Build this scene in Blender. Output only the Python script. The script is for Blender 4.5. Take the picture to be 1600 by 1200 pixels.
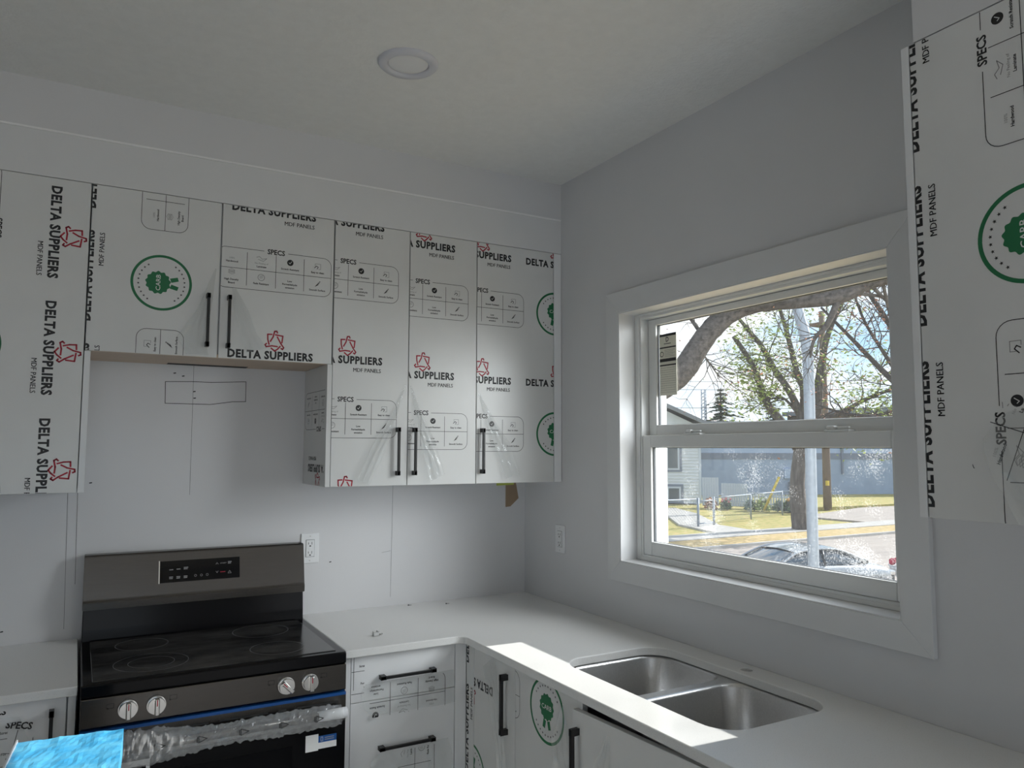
import bpy, bmesh, math, random
from mathutils import Vector, Matrix, noise

for o in list(bpy.data.objects):
    bpy.data.objects.remove(o, do_unlink=True)
sc = bpy.context.scene
COL = sc.collection
V = Vector

# ------------------------------------------------------------------ camera
CAM = V((-1.836, -3.1118, 1.5787))
yaw, pitch, roll, FPX = 0.51606, 0.08351, 0.00284, 1191.8
fw = V((math.sin(yaw) * math.cos(pitch), math.cos(yaw) * math.cos(pitch), math.sin(pitch)))
rt0 = V((math.cos(yaw), -math.sin(yaw), 0)); up0 = rt0.cross(fw)
rt = math.cos(roll) * rt0 + math.sin(roll) * up0
up = -math.sin(roll) * rt0 + math.cos(roll) * up0
cd = bpy.data.cameras.new('camera'); cd.sensor_width = 36; cd.lens = FPX / 1600 * 36
cd.clip_start = .05; cd.clip_end = 500
cam = bpy.data.objects.new('camera', cd); COL.objects.link(cam)
m = Matrix.Identity(4)
for i in range(3):
    m[i][0], m[i][1], m[i][2], m[i][3] = rt[i], up[i], -fw[i], CAM[i]
cam.matrix_world = m
sc.camera = cam

# ------------------------------------------------------------------ light
sc.view_settings.view_transform = 'Standard'
sc.view_settings.look = 'None'
sc.view_settings.gamma = 1
sc.view_settings.use_curve_mapping = False
sc.view_settings.exposure = 0.0

SUN_E, SKY_S, FILL2_W, FILL3_W, FILL1_W = 8.3, 1.5, 2, 1, 540
world = bpy.data.worlds.new('sky'); sc.world = world; world.use_nodes = True
nt = world.node_tree; N = nt.nodes; L = nt.links; N.clear()
tc = N.new('ShaderNodeTexCoord'); mp = N.new('ShaderNodeMapping'); mp.inputs['Scale'].default_value = (1.6, 1.6, 4.2)
mp.inputs['Location'].default_value = (.35, .1, .3)
nz = N.new('ShaderNodeTexNoise'); nz.inputs['Scale'].default_value = 2.6; nz.inputs['Detail'].default_value = 7; nz.inputs['Roughness'].default_value = .6
rp = N.new('ShaderNodeValToRGB'); rp.color_ramp.elements[0].position = .40; rp.color_ramp.elements[1].position = .56
sx = N.new('ShaderNodeSeparateXYZ'); gr = N.new('ShaderNodeValToRGB')
gr.color_ramp.elements[0].color = (.55, .78, .95, 1); gr.color_ramp.elements[1].color = (.13, .36, .70, 1)
gr.color_ramp.elements[1].position = .5
mx = N.new('ShaderNodeMixRGB'); mx.inputs[2].default_value = (.95, .96, .98, 1)
bg = N.new('ShaderNodeBackground'); bg.inputs[1].default_value = SKY_S; wo = N.new('ShaderNodeOutputWorld')
L.new(tc.outputs['Generated'], mp.inputs[0]); L.new(mp.outputs[0], nz.inputs['Vector']); L.new(nz.outputs['Fac'], rp.inputs[0])
L.new(tc.outputs['Generated'], sx.inputs[0]); L.new(sx.outputs['Z'], gr.inputs[0])
L.new(rp.outputs[0], mx.inputs[0]); L.new(gr.outputs[0], mx.inputs[1]); L.new(mx.outputs[0], bg.inputs[0]); L.new(bg.outputs[0], wo.inputs[0])

sd = bpy.data.lights.new('sun', 'SUN'); sd.energy = SUN_E; sd.angle = .009; sd.color = (1, .97, .92)
sun = bpy.data.objects.new('sun', sd); COL.objects.link(sun)
sun.rotation_euler = V((-1, .07, -.565)).to_track_quat('-Z', 'Y').to_euler()
sun.location = (6, 0, 6)

def area(name, loc, direction, sx_, sy_, w, color):
    d = bpy.data.lights.new(name, 'AREA'); d.shape = 'RECTANGLE'; d.size = sx_; d.size_y = sy_; d.energy = w; d.color = color
    o = bpy.data.objects.new(name, d); COL.objects.link(o); o.location = loc
    o.rotation_euler = V(direction).to_track_quat('-Z', 'Z').to_euler()
    return o
# added fill lamps: one unseen outside the kitchen window to boost its skylight,
# two more unseen ones at the window openings behind the camera
area('fill_lamp_1', (1.85, -4.0, 3.35), (-1.85, 2.68, -1.7), 3.6, 3.4, FILL1_W, (.96, .985, 1))
area('fill_lamp_2', (-.02, -4.75, 1.15), (-1, .15, 0), 1.9, 1.6, FILL2_W, (.97, .985, 1))
area('fill_lamp_3', (-2.3, -6.45, 1.3), (0, 1, -.05), 2.4, 1.7, FILL3_W, (1, .98, .95))

# ------------------------------------------------------------------ materials
MATS = {}
def mat(name, color, rough=.5, metal=0., bump=0., bscale=40., var=0., vscale=8., spec=.5, stretch=None, coat=0.):
    if name in MATS: return MATS[name]
    M = bpy.data.materials.new(name); M.use_nodes = True
    n = M.node_tree.nodes; l = M.node_tree.links; b = n['Principled BSDF']
    b.inputs['Base Color'].default_value = (*color, 1); b.inputs['Roughness'].default_value = rough
    b.inputs['Metallic'].default_value = metal; b.inputs['Specular IOR Level'].default_value = spec
    b.inputs['Coat Weight'].default_value = coat
    t = n.new('ShaderNodeTexCoord'); mpp = n.new('ShaderNodeMapping'); l.new(t.outputs['Object'], mpp.inputs[0])
    if stretch: mpp.inputs['Scale'].default_value = stretch
    if var >= 0:
        a = n.new('ShaderNodeTexNoise'); a.inputs['Scale'].default_value = vscale; a.inputs['Detail'].default_value = 4
        l.new(mpp.outputs[0], a.inputs['Vector'])
        r = n.new('ShaderNodeValToRGB'); v = max(var, .012)
        r.color_ramp.elements[0].position = .3; r.color_ramp.elements[1].position = .7
        r.color_ramp.elements[0].color = (*[c * (1 - v) for c in color], 1); r.color_ramp.elements[1].color = (*[min(1, c * (1 + v)) for c in color], 1)
        l.new(a.outputs['Fac'], r.inputs[0]); l.new(r.outputs[0], b.inputs['Base Color'])
    if bump:
        a2 = n.new('ShaderNodeTexNoise'); a2.inputs['Scale'].default_value = bscale; a2.inputs['Detail'].default_value = 3
        l.new(mpp.outputs[0], a2.inputs['Vector'])
        bp = n.new('ShaderNodeBump'); bp.inputs['Strength'].default_value = bump; bp.inputs['Distance'].default_value = .004
        l.new(a2.outputs['Fac'], bp.inputs['Height']); l.new(bp.outputs[0], b.inputs['Normal'])
    MATS[name] = M
    return M
BASE_MAT = mat
def two_tone(name, c1, c2, scale, lo, hi, rough=.7, detail=4, bump=0., c3=None, stretch=None):
    M = BASE_MAT(name, c1, rough, bump=bump, var=-1, stretch=stretch)
    n = M.node_tree.nodes; l = M.node_tree.links; b = n['Principled BSDF']
    src = next(x for x in n if x.type == 'MAPPING')
    a = n.new('ShaderNodeTexNoise'); a.inputs['Scale'].default_value = scale; a.inputs['Detail'].default_value = detail; a.inputs['Roughness'].default_value = .65
    r = n.new('ShaderNodeValToRGB'); e = r.color_ramp.elements
    e[0].position = lo; e[1].position = hi; e[0].color = (*c1, 1); e[1].color = (*c2, 1)
    if c3:
        x = e.new(.5 * (lo + hi)); x.color = (*c3, 1)
    l.new(src.outputs[0], a.inputs['Vector']); l.new(a.outputs['Fac'], r.inputs[0]); l.new(r.outputs[0], b.inputs['Base Color'])
    return M
def clear_film(name, color, opacity, rough, dust=0., haze='ShaderNodeBsdfDiffuse'):
    """thin clear sheet: transparent, with reflection by fresnel and a little haze of its own"""
    M = bpy.data.materials.new(name); M.use_nodes = True; n = M.node_tree.nodes; l = M.node_tree.links; n.clear()
    out = n.new('ShaderNodeOutputMaterial'); tr = n.new('ShaderNodeBsdfTransparent'); gl = n.new('ShaderNodeBsdfGlossy'); df = n.new(haze)
    tr.inputs[0].default_value = (.96, .97, .97, 1); gl.inputs['Roughness'].default_value = rough; df.inputs[0].default_value = (*color, 1)
    lw = n.new('ShaderNodeLayerWeight'); pw = n.new('ShaderNodeMath'); pw.operation = 'POWER'; pw.inputs[1].default_value = 5
    fr = n.new('ShaderNodeMath'); fr.operation = 'MULTIPLY_ADD'; fr.inputs[1].default_value = .92; fr.inputs[2].default_value = .04
    l.new(lw.outputs['Facing'], pw.inputs[0]); l.new(pw.outputs[0], fr.inputs[0])
    a = n.new('ShaderNodeMixShader'); bmx = n.new('ShaderNodeMixShader')
    l.new(fr.outputs[0], a.inputs[0]); l.new(tr.outputs[0], a.inputs[1]); l.new(gl.outputs[0], a.inputs[2])
    l.new(a.outputs[0], bmx.inputs[1]); l.new(df.outputs[0], bmx.inputs[2]); l.new(bmx.outputs[0], out.inputs[0])
    bmx.inputs[0].default_value = opacity
    if dust:
        t = n.new('ShaderNodeTexCoord'); vo = n.new('ShaderNodeTexNoise'); vo.inputs['Scale'].default_value = 230; vo.inputs['Detail'].default_value = 2
        lo_ = n.new('ShaderNodeTexNoise'); lo_.inputs['Scale'].default_value = 7
        mu = n.new('ShaderNodeMath'); mu.operation = 'MULTIPLY'
        r = n.new('ShaderNodeValToRGB'); r.color_ramp.elements[0].position = .34; r.color_ramp.elements[1].position = .40
        r.color_ramp.elements[0].color = (opacity,) * 3 + (1,); r.color_ramp.elements[1].color = (dust,) * 3 + (1,)
        l.new(t.outputs['Object'], vo.inputs['Vector']); l.new(t.outputs['Object'], lo_.inputs['Vector'])
        l.new(vo.outputs['Fac'], mu.inputs[0]); l.new(lo_.outputs['Fac'], mu.inputs[1]); l.new(mu.outputs[0], r.inputs[0]); l.new(r.outputs[0], bmx.inputs[0])
    MATS[name] = M
    return M

mat('wall_paint', (.70, .70, .71), .6, bump=.04, bscale=220, var=.015, vscale=3)
mat('ceiling_paint', (.82, .82, .80), .75, bump=.5, bscale=75, var=.02, vscale=30)
mat('trim_paint', (.73, .735, .74), .45, var=.01)
mat('caulk', (.9, .9, .9), .4)
two_tone('floor_wood', (.31, .30, .29), (.40, .39, .38), 6, .3, .7, .45, stretch=(1, 8, 1))
mat('film_white', (.71, .715, .705), .33, bump=.08, bscale=14, var=.03, vscale=5)
mat('panel_white', (.83, .84, .85), .4, var=.015)
mat('melamine_edge', (.80, .81, .82), .4)
mat('dark_gap', (.02, .02, .02), .8)
mat('ink_black', (.012, .012, .014), .5)
mat('ink_red', (.42, .012, .035), .5)
mat('ink_green', (.012, .16, .06), .5)
mat('ink_white', (.72, .73, .72), .5)
mat('pencil', (.10, .10, .10), .8, var=.3, vscale=60)
mat('handle_black', (.012, .012, .013), .38)
mat('birch', (.60, .47, .36), .55, var=.08, vscale=5, stretch=(1, 14, 1))
two_tone('quartz', (.80, .80, .785), (.60, .60, .58), 420, .60, .72, .22, detail=2)
mat('stainless', (.115, .107, .10), .27, 1.0, bump=.05, bscale=60, var=.06, vscale=10, stretch=(1, 60, 60))
mat('stainless_sink', (.58, .58, .58), .33, 1.0, bump=.12, bscale=300, var=.05, vscale=200)
mat('chrome', (.75, .74, .72), .16, 1.0)
mat('black_enamel', (.005, .005, .006), .14, spec=.15)
two_tone('black_glass_dusty', (.014, .014, .015), (.12, .118, .115), 5, .38, .85, .16, detail=7, stretch=(1, 2.2, 1))
mat('black_glass', (.004, .004, .005), .06, spec=.3)
mat('burner_ring', (.16, .16, .16), .5)
mat('icon_grey', (.30, .30, .30), .5)
mat('blue_film', (.01, .09, .32), .3)
two_tone('blue_plastic', (.03, .36, .72), (.16, .60, .88), 9, .35, .7, .35, detail=6, bump=.3, stretch=(1, 2, 1))
mat('cardboard', (.76, .75, .73), .8, var=.05)
mat('foam_white', (.85, .86, .88), .5, bump=.3, bscale=120)
mat('plastic_white', (.84, .85, .86), .3)
mat('dark_hole', (.03, .03, .03), .7)
mat('paper_cream', (.80, .78, .66), .6)
mat('paper_white', (.86, .86, .85), .5)
mat('vinyl', (.80, .81, .80), .35)
mat('gasket', (.10, .11, .12), .6)
mat('bare_brown', (.33, .24, .16), .85, var=.08)
mat('yellow_green', (.55, .62, .12), .6)
mat('lamp_ring', (.66, .66, .70), .4)
mat('lamp_diffuser', (.82, .82, .82), .5)
mat('zinc', (.65, .65, .64), .3, 1.0)
clear_film('peel_film', (.85, .85, .84), .16, .12)
clear_film('crinkle_film', (.9, .91, .93), .20, .10)
clear_film('window_glass', (.9, .9, .9), .005, .01, haze='ShaderNodeBsdfTranslucent')
clear_film('window_glass_dusty', (.95, .96, .98), .008, .01, dust=.11, haze='ShaderNodeBsdfTranslucent')
# outdoors (plain daylight albedos)
OD = .8
_mat, _two = mat, two_tone
def mat(name, color, *a, **k): return _mat(name, tuple(c * OD for c in color), *a, **k)
def two_tone(name, c1, c2, *a, **k):
    if k.get('c3'): k['c3'] = tuple(c * OD for c in k['c3'])
    return _two(name, tuple(c * OD for c in c1), tuple(c * OD for c in c2), *a, **k)
two_tone('lawn', (.26, .27, .06), (.55, .40, .16), 5, .36, .62, .9, detail=12, c3=(.40, .36, .10))
two_tone('lawn_leafy', (.30, .27, .08), (.62, .45, .22), 5, .34, .58, .9, detail=12, c3=(.52, .38, .16))
two_tone('asphalt', (.34, .30, .27), (.50, .44, .39), 2.5, .3, .7, .9, detail=10, stretch=(.3, 2, 1))
mat('concrete', (.50, .48, .45), .85, var=.10, vscale=3)
two_tone('bark', (.018, .016, .015), (.105, .095, .09), 34, .35, .68, .95, detail=8, bump=1.0)
two_tone('bark_grey', (.07, .06, .055), (.20, .18, .165), 9, .35, .7, .95, detail=6, stretch=(1, 1, .3))
mat('leaf_green', (.36, .44, .08), .6, var=.3, vscale=3)
mat('leaf_brown', (.36, .15, .07), .7, var=.35, vscale=4)
mat('needle_green', (.10, .15, .09), .8, var=.3, vscale=2)
mat('bush_green', (.10, .16, .07), .8, var=.4, vscale=8)
mat('petal_pink', (.65, .25, .28), .6); mat('petal_white', (.85, .85, .80), .6); mat('petal_orange', (.70, .36, .10), .6); mat('petal_red', (.55, .03, .08), .6)
two_tone('siding', (.68, .72, .76), (.74, .78, .82), 3, .3, .7, .6)
mat('block_blue', (.36, .45, .60), .8, var=.06, vscale=2); mat('block_band', (.22, .26, .34), .8); mat('block_top', (.44, .55, .74), .8)
mat('roof_grey', (.28, .30, .33), .8); mat('picket_white', (.60, .66, .74), .6)
mat('galvanised', (.34, .40, .48), .5, .1, var=.08, vscale=20)
mat('pole_wood', (.22, .17, .13), .9, var=.2, vscale=5); mat('marker_yellow', (.75, .55, .05), .6)
mat('car_silver', (.42, .45, .48), .25, .5, coat=.6); mat('car_glass', (.05, .07, .09), .06, coat=.5); mat('tyre', (.02, .02, .02), .8); mat('car_dark', (.06, .07, .08), .2)
mat('house_glass', (.12, .15, .17), .1); mat('wire', (.05, .05, .05), .7); mat('tub_grey', (.55, .56, .57), .5)

# ------------------------------------------------------------------ helpers
LOC = {}
def finish(name, bm, mats, parent=None, smooth=False):
    off = LOC.get(parent.name, V((0, 0, 0))) if parent else V((0, 0, 0))
    bmesh.ops.translate(bm, verts=bm.verts, vec=-off)
    me = bpy.data.meshes.new(name); bm.to_mesh(me); bm.free()
    for x in (mats if isinstance(mats, (list, tuple)) else [mats]): me.materials.append(MATS[x])
    if smooth:
        for p in me.polygons: p.use_smooth = True
    o = bpy.data.objects.new(name, me); COL.objects.link(o)
    if parent:
        o.parent = parent; LOC[o.name] = off
    else: LOC[o.name] = V((0, 0, 0))
    return o
def thing(name, label, cat, loc, group=None, kind=None):
    o = bpy.data.objects.new(name, None); o.empty_display_size = .05; COL.objects.link(o); o.location = loc; LOC[o.name] = V(loc)
    if label: o['label'] = label
    if cat: o['category'] = cat
    if group: o['group'] = group
    if kind: o['kind'] = kind
    return o
def tag(o, label=None, cat=None, group=None, kind=None):
    if label: o['label'] = label
    if cat: o['category'] = cat
    if group: o['group'] = group
    if kind: o['kind'] = kind
    return o
def recentre(o):
    """give a single-mesh thing an origin at its base"""
    me = o.data; xs = [v.co for v in me.vertices]
    c = V(((min(v.x for v in xs) + max(v.x for v in xs)) / 2, (min(v.y for v in xs) + max(v.y for v in xs)) / 2, min(v.z for v in xs)))
    me.transform(Matrix.Translation(-c)); o.location = o.location + c; LOC[o.name] = c
    return o
def abox(bm, p0, p1, bevel=0., mi=0, segs=2, mtx=None):
    lo = [min(a, b) for a, b in zip(p0, p1)]; hi = [max(a, b) for a, b in zip(p0, p1)]
    t = bmesh.new(); bmesh.ops.create_cube(t, size=1)
    for v in t.verts: v.co = V(((lo[i] + hi[i]) / 2 + v.co[i] * (hi[i] - lo[i])) for i in range(3))
    if bevel: bmesh.ops.bevel(t, geom=t.edges[:], offset=bevel, segments=segs, affect='EDGES', profile=.5)
    merge(bm, t, mi, mtx)
def merge(bm, t, mi=0, mtx=None, keep=False):
    mp_ = {}
    for v in t.verts: mp_[v] = bm.verts.new(mtx @ v.co if mtx else v.co)
    for f in t.faces:
        try:
            g = bm.faces.new([mp_[v] for v in f.verts]); g.material_index = f.material_index if keep else mi; g.smooth = f.smooth
        except ValueError: pass
    t.free()
def box(name, p0, p1, mats, parent=None, bevel=0., mtx=None):
    bm = bmesh.new(); abox(bm, p0, p1, bevel, mtx=mtx); return finish(name, bm, mats, parent)
def prism(bm, pts, a, b, axis, mi=0):
    """polygon pts (2-D, in the two axes other than `axis`) extruded from a to b"""
    def P(p, h):
        q = list(p); q.insert(axis, h); return V(q)
    A = [bm.verts.new(P(p, a)) for p in pts]; B = [bm.verts.new(P(p, b)) for p in pts]
    n = len(pts)
    fs = [bm.faces.new(A), bm.faces.new(B[::-1])] + [bm.faces.new([A[i], A[(i + 1) % n], B[(i + 1) % n], B[i]]) for i in range(n)]
    for f in fs: f.material_index = mi
    bmesh.ops.recalc_face_normals(bm, faces=fs)
    return fs
def cyl(bm, p0, p1, r0, r1=None, n=20, mi=0, caps=True):
    tube(bm, [p0, p1], [r0, r0 if r1 is None else r1], n, mi, caps)
def tube(bm, pts, rad, n=8, mi=0, caps=True):
    pts = [V(p) for p in pts]; rings = []
    a = None
    for i, p in enumerate(pts):
        d = (pts[min(i + 1, len(pts) - 1)] - pts[max(i - 1, 0)]).normalized()
        if a is None:
            a = d.orthogonal().normalized()
        else:
            a = (a - d * a.dot(d)).normalized()
        b = d.cross(a)
        rings.append([bm.verts.new(p + rad[i] * (math.cos(2 * math.pi * k / n) * a + math.sin(2 * math.pi * k / n) * b)) for k in range(n)])
    for i in range(len(rings) - 1):
        for k in range(n):
            f = bm.faces.new([rings[i][k], rings[i][(k + 1) % n], rings[i + 1][(k + 1) % n], rings[i + 1][k]]); f.material_index = mi; f.smooth = True
    if caps:
        f = bm.faces.new(rings[0][::-1]); f.material_index = mi
        f = bm.faces.new(rings[-1]); f.material_index = mi
def lathe(bm, c, prof, n=40, mi=0):
    """profile (r, z) turned about the vertical through c"""
    R_ = [[bm.verts.new((c[0] + r * math.cos(2 * math.pi * k / n), c[1] + r * math.sin(2 * math.pi * k / n), c[2] + z)) for k in range(n)] for r, z in prof]
    for i in range(len(R_) - 1):
        for k in range(n):
            f = bm.faces.new([R_[i][k], R_[i][(k + 1) % n], R_[i + 1][(k + 1) % n], R_[i + 1][k]]); f.smooth = True; f.material_index = mi
    f = bm.faces.new(R_[-1]); f.material_index = mi

# ------------------------------------------------------------------ printed film (flat lettering and marks)
INK = {'black': 0, 'red': 1, 'green': 2, 'white': 3, 'grey': 4}
INKM = ['ink_black', 'ink_red', 'ink_green', 'ink_white', 'icon_grey']
def text_faces(s, width, cap, bold=.0, res=2, space=1.):
    cu = bpy.data.curves.new('t', 'FONT'); cu.body = s; cu.size = 1; cu.offset = bold; cu.space_character = space; cu.resolution_u = res; cu.fill_mode = 'FRONT'
    o = bpy.data.objects.new('t', cu); COL.objects.link(o)
    bpy.context.view_layer.update()
    me = bpy.data.meshes.new_from_object(o.evaluated_get(bpy.context.evaluated_depsgraph_get()))
    vs = [(v.co.x, v.co.y) for v in me.vertices]; fs = [tuple(p.vertices) for p in me.polygons]
    bpy.data.objects.remove(o); bpy.data.curves.remove(cu); bpy.data.meshes.remove(me)
    x0 = min(v[0] for v in vs); x1 = max(v[0] for v in vs)
    capref = .729
    k = cap / capref; kx = width / (x1 - x0) if width else k
    return [((x - x0) * kx, y * k) for x, y in vs], fs, (x1 - x0) * kx
class Art:
    """flat artwork in sheet metres: triangles and polygons by ink, on small height steps"""
    def __init__(s): s.p = []           # (ink, [pts], lift)
    def poly(s, ink, pts, lift=0): s.p.append((ink, pts, lift))
    def text(s, ink, st, x, y, width=None, cap=.01, bold=.0, align='L', lift=0, space=1.):
        vs, fs, w = text_faces(st, width, cap, bold, space=space)
        dx = x - (w if align == 'R' else w / 2 if align == 'C' else 0)
        for f in fs: s.poly(ink, [(vs[i][0] + dx, vs[i][1] + y) for i in f], lift)
    def stroke(s, ink, pts, w, lift=0):
        for (a, b) in zip(pts, pts[1:]):
            d = (V(b) - V(a)); l = d.length
            if l < 1e-9: continue
            d /= l; nx = V((-d.y, d.x)) * w / 2; e = d * w * .35
            A, B = V(a) - e, V(b) + e
            s.poly(ink, [tuple(A + nx), tuple(A - nx), tuple(B - nx), tuple(B + nx)], lift)
    def ring(s, ink, c, r0, r1, n=48, lift=0):
        for k in range(n):
            a, b = 2 * math.pi * k / n, 2 * math.pi * (k + 1) / n
            s.poly(ink, [(c[0] + r * math.cos(t), c[1] + r * math.sin(t)) for r, t in ((r0, a), (r1, a), (r1, b), (r0, b))], lift)
    def disc(s, ink, c, r, n=20, lift=0): s.poly(ink, [(c[0] + r * math.cos(2 * math.pi * k / n), c[1] + r * math.sin(2 * math.pi * k / n)) for k in range(n)], lift)
    def add(s, other, dx, dy):
        for i, pts, l in other.p: s.p.append((i, [(x + dx, y + dy) for x, y in pts], l))
def logo_art(A, cx, cy, k):
    S = [[(490, 245), (475, 210), (430, 215), (400, 340), (345, 440)], [(375, 285), (285, 290), (290, 400), (318, 505)], [(450, 290), (605, 310), (590, 455)],
         [(490, 335), (570, 480), (630, 560), (605, 600), (575, 580)], [(265, 490), (235, 520), (260, 560), (380, 535), (495, 545)], [(365, 585), (440, 645), (500, 600), (555, 535)]]
    for st in S: A.stroke('red', [(cx + (x - 435) * k, cy - (y - 425) * k) for x, y in st], 30 * k)
PX, PY = .372, .526
wordmark, logo = Art(), Art()
wordmark.text('black', 'DELTA SUPPLIERS', 0, 0, .299, .0285, .044, space=1.10)
for q_ in (0, .0007): wordmark.text('black', 'MDF PANELS', .293 + q_, -.031, .109, .0155, 0, 'R')
logo_art(logo, .160, .066, 1 / 6000)
specs = Art()
W_ = .0016
x0, x1, y0, y1, r_ = -.046, .360, -.281, -.136, .03
def arc(cx, cy, a0, a1): return [(cx + r_ * math.cos(math.radians(a0 + (a1 - a0) * k / 6)), cy + r_ * math.sin(math.radians(a0 + (a1 - a0) * k / 6))) for k in range(7)]
specs.stroke('black', [(.200, y1)] + arc(x1 - r_, y1 - r_, 90, 0) + arc(x1 - r_, y0 + r_, 0, -90) + arc(x0 + r_, y0 + r_, -90, -180) + arc(x0 + r_, y1 - r_, 180, 90) + [(.114, y1)], W_)
specs.stroke('black', [(x0, -.209), (x1, -.209)], W_)
for vx in (.056, .157, .2585): specs.stroke('black', [(vx, -.149), (vx, -.268)], W_)
specs.text('black', 'SPECS', .157, y1 - .009, .062, .0185, .028, 'C')
cxs = [.005, .1065, .208, .309]
for cx, y, st, bold, cap in [(cxs[0], -.177, '100%', 0, .0065), (cxs[0], -.189, 'Hardwood', .026, .0068), (cxs[1], -.186, 'No Peeling of', 0, .0062), (cxs[1], -.198, 'Laminate', .026, .0068),
        (cxs[2], -.196, 'Scratch Resistant', .026, .0068), (cxs[3], -.196, 'Easy to clean', .026, .0068), (cxs[0], -.254, 'High Density', .026, .0068), (cxs[0], -.266, 'Board', .026, .0068),
        (cxs[1], -.260, 'Fade Resistant', .026, .0068), (cxs[2], -.240, 'Low', .026, .0068), (cxs[2], -.252, 'Formaldehyde', .026, .0068), (cxs[2], -.264, 'emission', .026, .0068), (cxs[3], -.262, 'Smooth Surface', .026, .0068)]:
    specs.text('black' if bold else 'grey', st, cx, y, None, cap, bold, 'C')
specs.disc('black', (cxs[2], -.168), .0115); specs.stroke('white', [(cxs[2] - .005, -.168), (cxs[2] - .001, -.172), (cxs[2] + .005, -.163)], .0016, 1)
c_ = (cxs[3], -.170); specs.stroke('grey', [(c_[0] + .003, c_[1] - .01), (c_[0] + .011, c_[1] - .01), (c_[0] + .011, c_[1] + .01), (c_[0] - .009, c_[1] + .01), (c_[0] - .009, c_[1])], .0014)
specs.stroke('black', [(c_[0] - .012, c_[1] - .006), (c_[0] - .004, c_[1] + .002), (c_[0] + .002, c_[1] - .002), (c_[0] - .002, c_[1] - .009)], .0022)
c_ = (cxs[1], -.166); specs.stroke('grey', [(c_[0] - .018, c_[1] + .004), (c_[0] - .008, c_[1] + .008), (c_[0] + .002, c_[1] - .001), (c_[0] + .018, c_[1] + .003), (c_[0] + .006, c_[1] - .008), (c_[0] - .012, c_[1] - .003)], .0016)
c_ = (cxs[1], -.234); specs.ring('grey', c_, .0105, .0125, 24)
for k in (-.004, 0, .004): specs.stroke('grey', [(c_[0] - .006, c_[1] + k), (c_[0] + .006, c_[1] + k + .004)], .0012)
c_ = (cxs[0], -.228)
for k in (0, .005, .010): specs.stroke('grey', [(c_[0] - .011, c_[1] + k), (c_[0], c_[1] + k - .005), (c_[0] + .011, c_[1] + k), (c_[0], c_[1] + k + .005), (c_[0] - .011, c_[1] + k)], .0013)
c_ = (cxs[3], -.237)
for k in range(4): specs.poly('black', [(c_[0] - .010 + .005 * k, c_[1] - .010 + .006 * k), (c_[0] - .002 + .004 * k, c_[1] - .006 + .005 * k), (c_[0] + .006 + .002 * k, c_[1] - .001 + .004 * k), (c_[0] - .004 + .004 * k, c_[1] - .003 + .005 * k)])
seal = Art()
sc_ = (.147, -.206)
seal.ring('green', sc_, .0865, .095, 64)
for side in (90, 270):
    for k in range(10):
        a = math.radians(side + -54 + 12 * k); r = .0715; cx, cy = sc_[0] + r * math.cos(a), sc_[1] + r * math.sin(a)
        seal.poly('black', [(cx + (.0042 if j % 2 == 0 else .0018) * math.cos(math.pi / 2 + math.pi * j / 5), cy + (.0042 if j % 2 == 0 else .0018) * math.sin(math.pi / 2 + math.pi * j / 5)) for j in range(10)])
rc = (sc_[0], sc_[1] + .011)
seal.poly('green', [(rc[0] + (.0375 + .0022 * math.cos(13 * t)) * math.cos(t), rc[1] + (.0375 + .0022 * math.cos(13 * t)) * math.sin(t)) for t in [2 * math.pi * k / 104 for k in range(104)]])
for s_ in (-1, 1): seal.poly('green', [(rc[0] + s_ * .003, rc[1] - .041), (rc[0] + s_ * .017, rc[1] - .036), (rc[0] + s_ * .023, rc[1] - .060), (rc[0] + s_ * .010, rc[1] - .064)])
seal.text('white', 'CARB', rc[0], rc[1] - .007, .054, .0145, .01, 'C', 1)

KINDS = {'wordmark': wordmark, 'logo': logo, 'specs_table': specs, 'green_seal': seal}
def print_sheet(name, parent, org, U, W, nrm, rect, tiles_at, rot=0, only=None, lift=.0004, seal_first=False, kinds=None):
    """film print on a panel. org: world point of sheet (0,0); U, W: world axes of panel u, v; rect: (u0,v0,u1,v1) of the panel.
    tiles_at: panel (u, v) of one wordmark's left baseline; rot in degrees. Columns alternate specs table / seal."""
    t = math.radians(rot); ca, sa = round(math.cos(t), 6), round(math.sin(t), 6)
    U, W, nrm = V(U), V(W), V(nrm); e = .0012
    T = lambda x, y: (tiles_at[0] + x * ca - y * sa, tiles_at[1] + x * sa + y * ca)
    out = lambda q: max(p[0] for p in q) < rect[0] or min(p[0] for p in q) > rect[2] or max(p[1] for p in q) < rect[1] or min(p[1] for p in q) > rect[3]
    for i in range(-3, 4):
        for j in range(-3, 4):
            if only is not None and (i, j) not in only: continue
            for kn in ('wordmark', 'logo', 'green_seal' if (i % 2 == (0 if seal_first else 1)) else 'specs_table'):
                if kinds and kn not in kinds: continue
                bm = bmesh.new()
                for ink, pts, l in KINDS[kn].p:
                    pp = [T(x + i * PX, y + j * PY) for x, y in pts]
                    if out(pp): continue
                    f = bm.faces.new([bm.verts.new((p[0], p[1], lift + l * .0003)) for p in pp]); f.material_index = INK[ink]
                for co, no in (((rect[0] + e, 0, 0), (-1, 0, 0)), ((rect[2] - e, 0, 0), (1, 0, 0)), ((0, rect[1] + e, 0), (0, -1, 0)), ((0, rect[3] - e, 0), (0, 1, 0))):
                    bmesh.ops.bisect_plane(bm, geom=bm.verts[:] + bm.edges[:] + bm.faces[:], plane_co=co, plane_no=no, clear_outer=True)
                if not bm.faces: bm.free(); continue
                for v in bm.verts: v.co = V(org) + U * v.co.x + W * v.co.y + nrm * v.co.z
                finish(kn, bm, INKM, parent)
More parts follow.
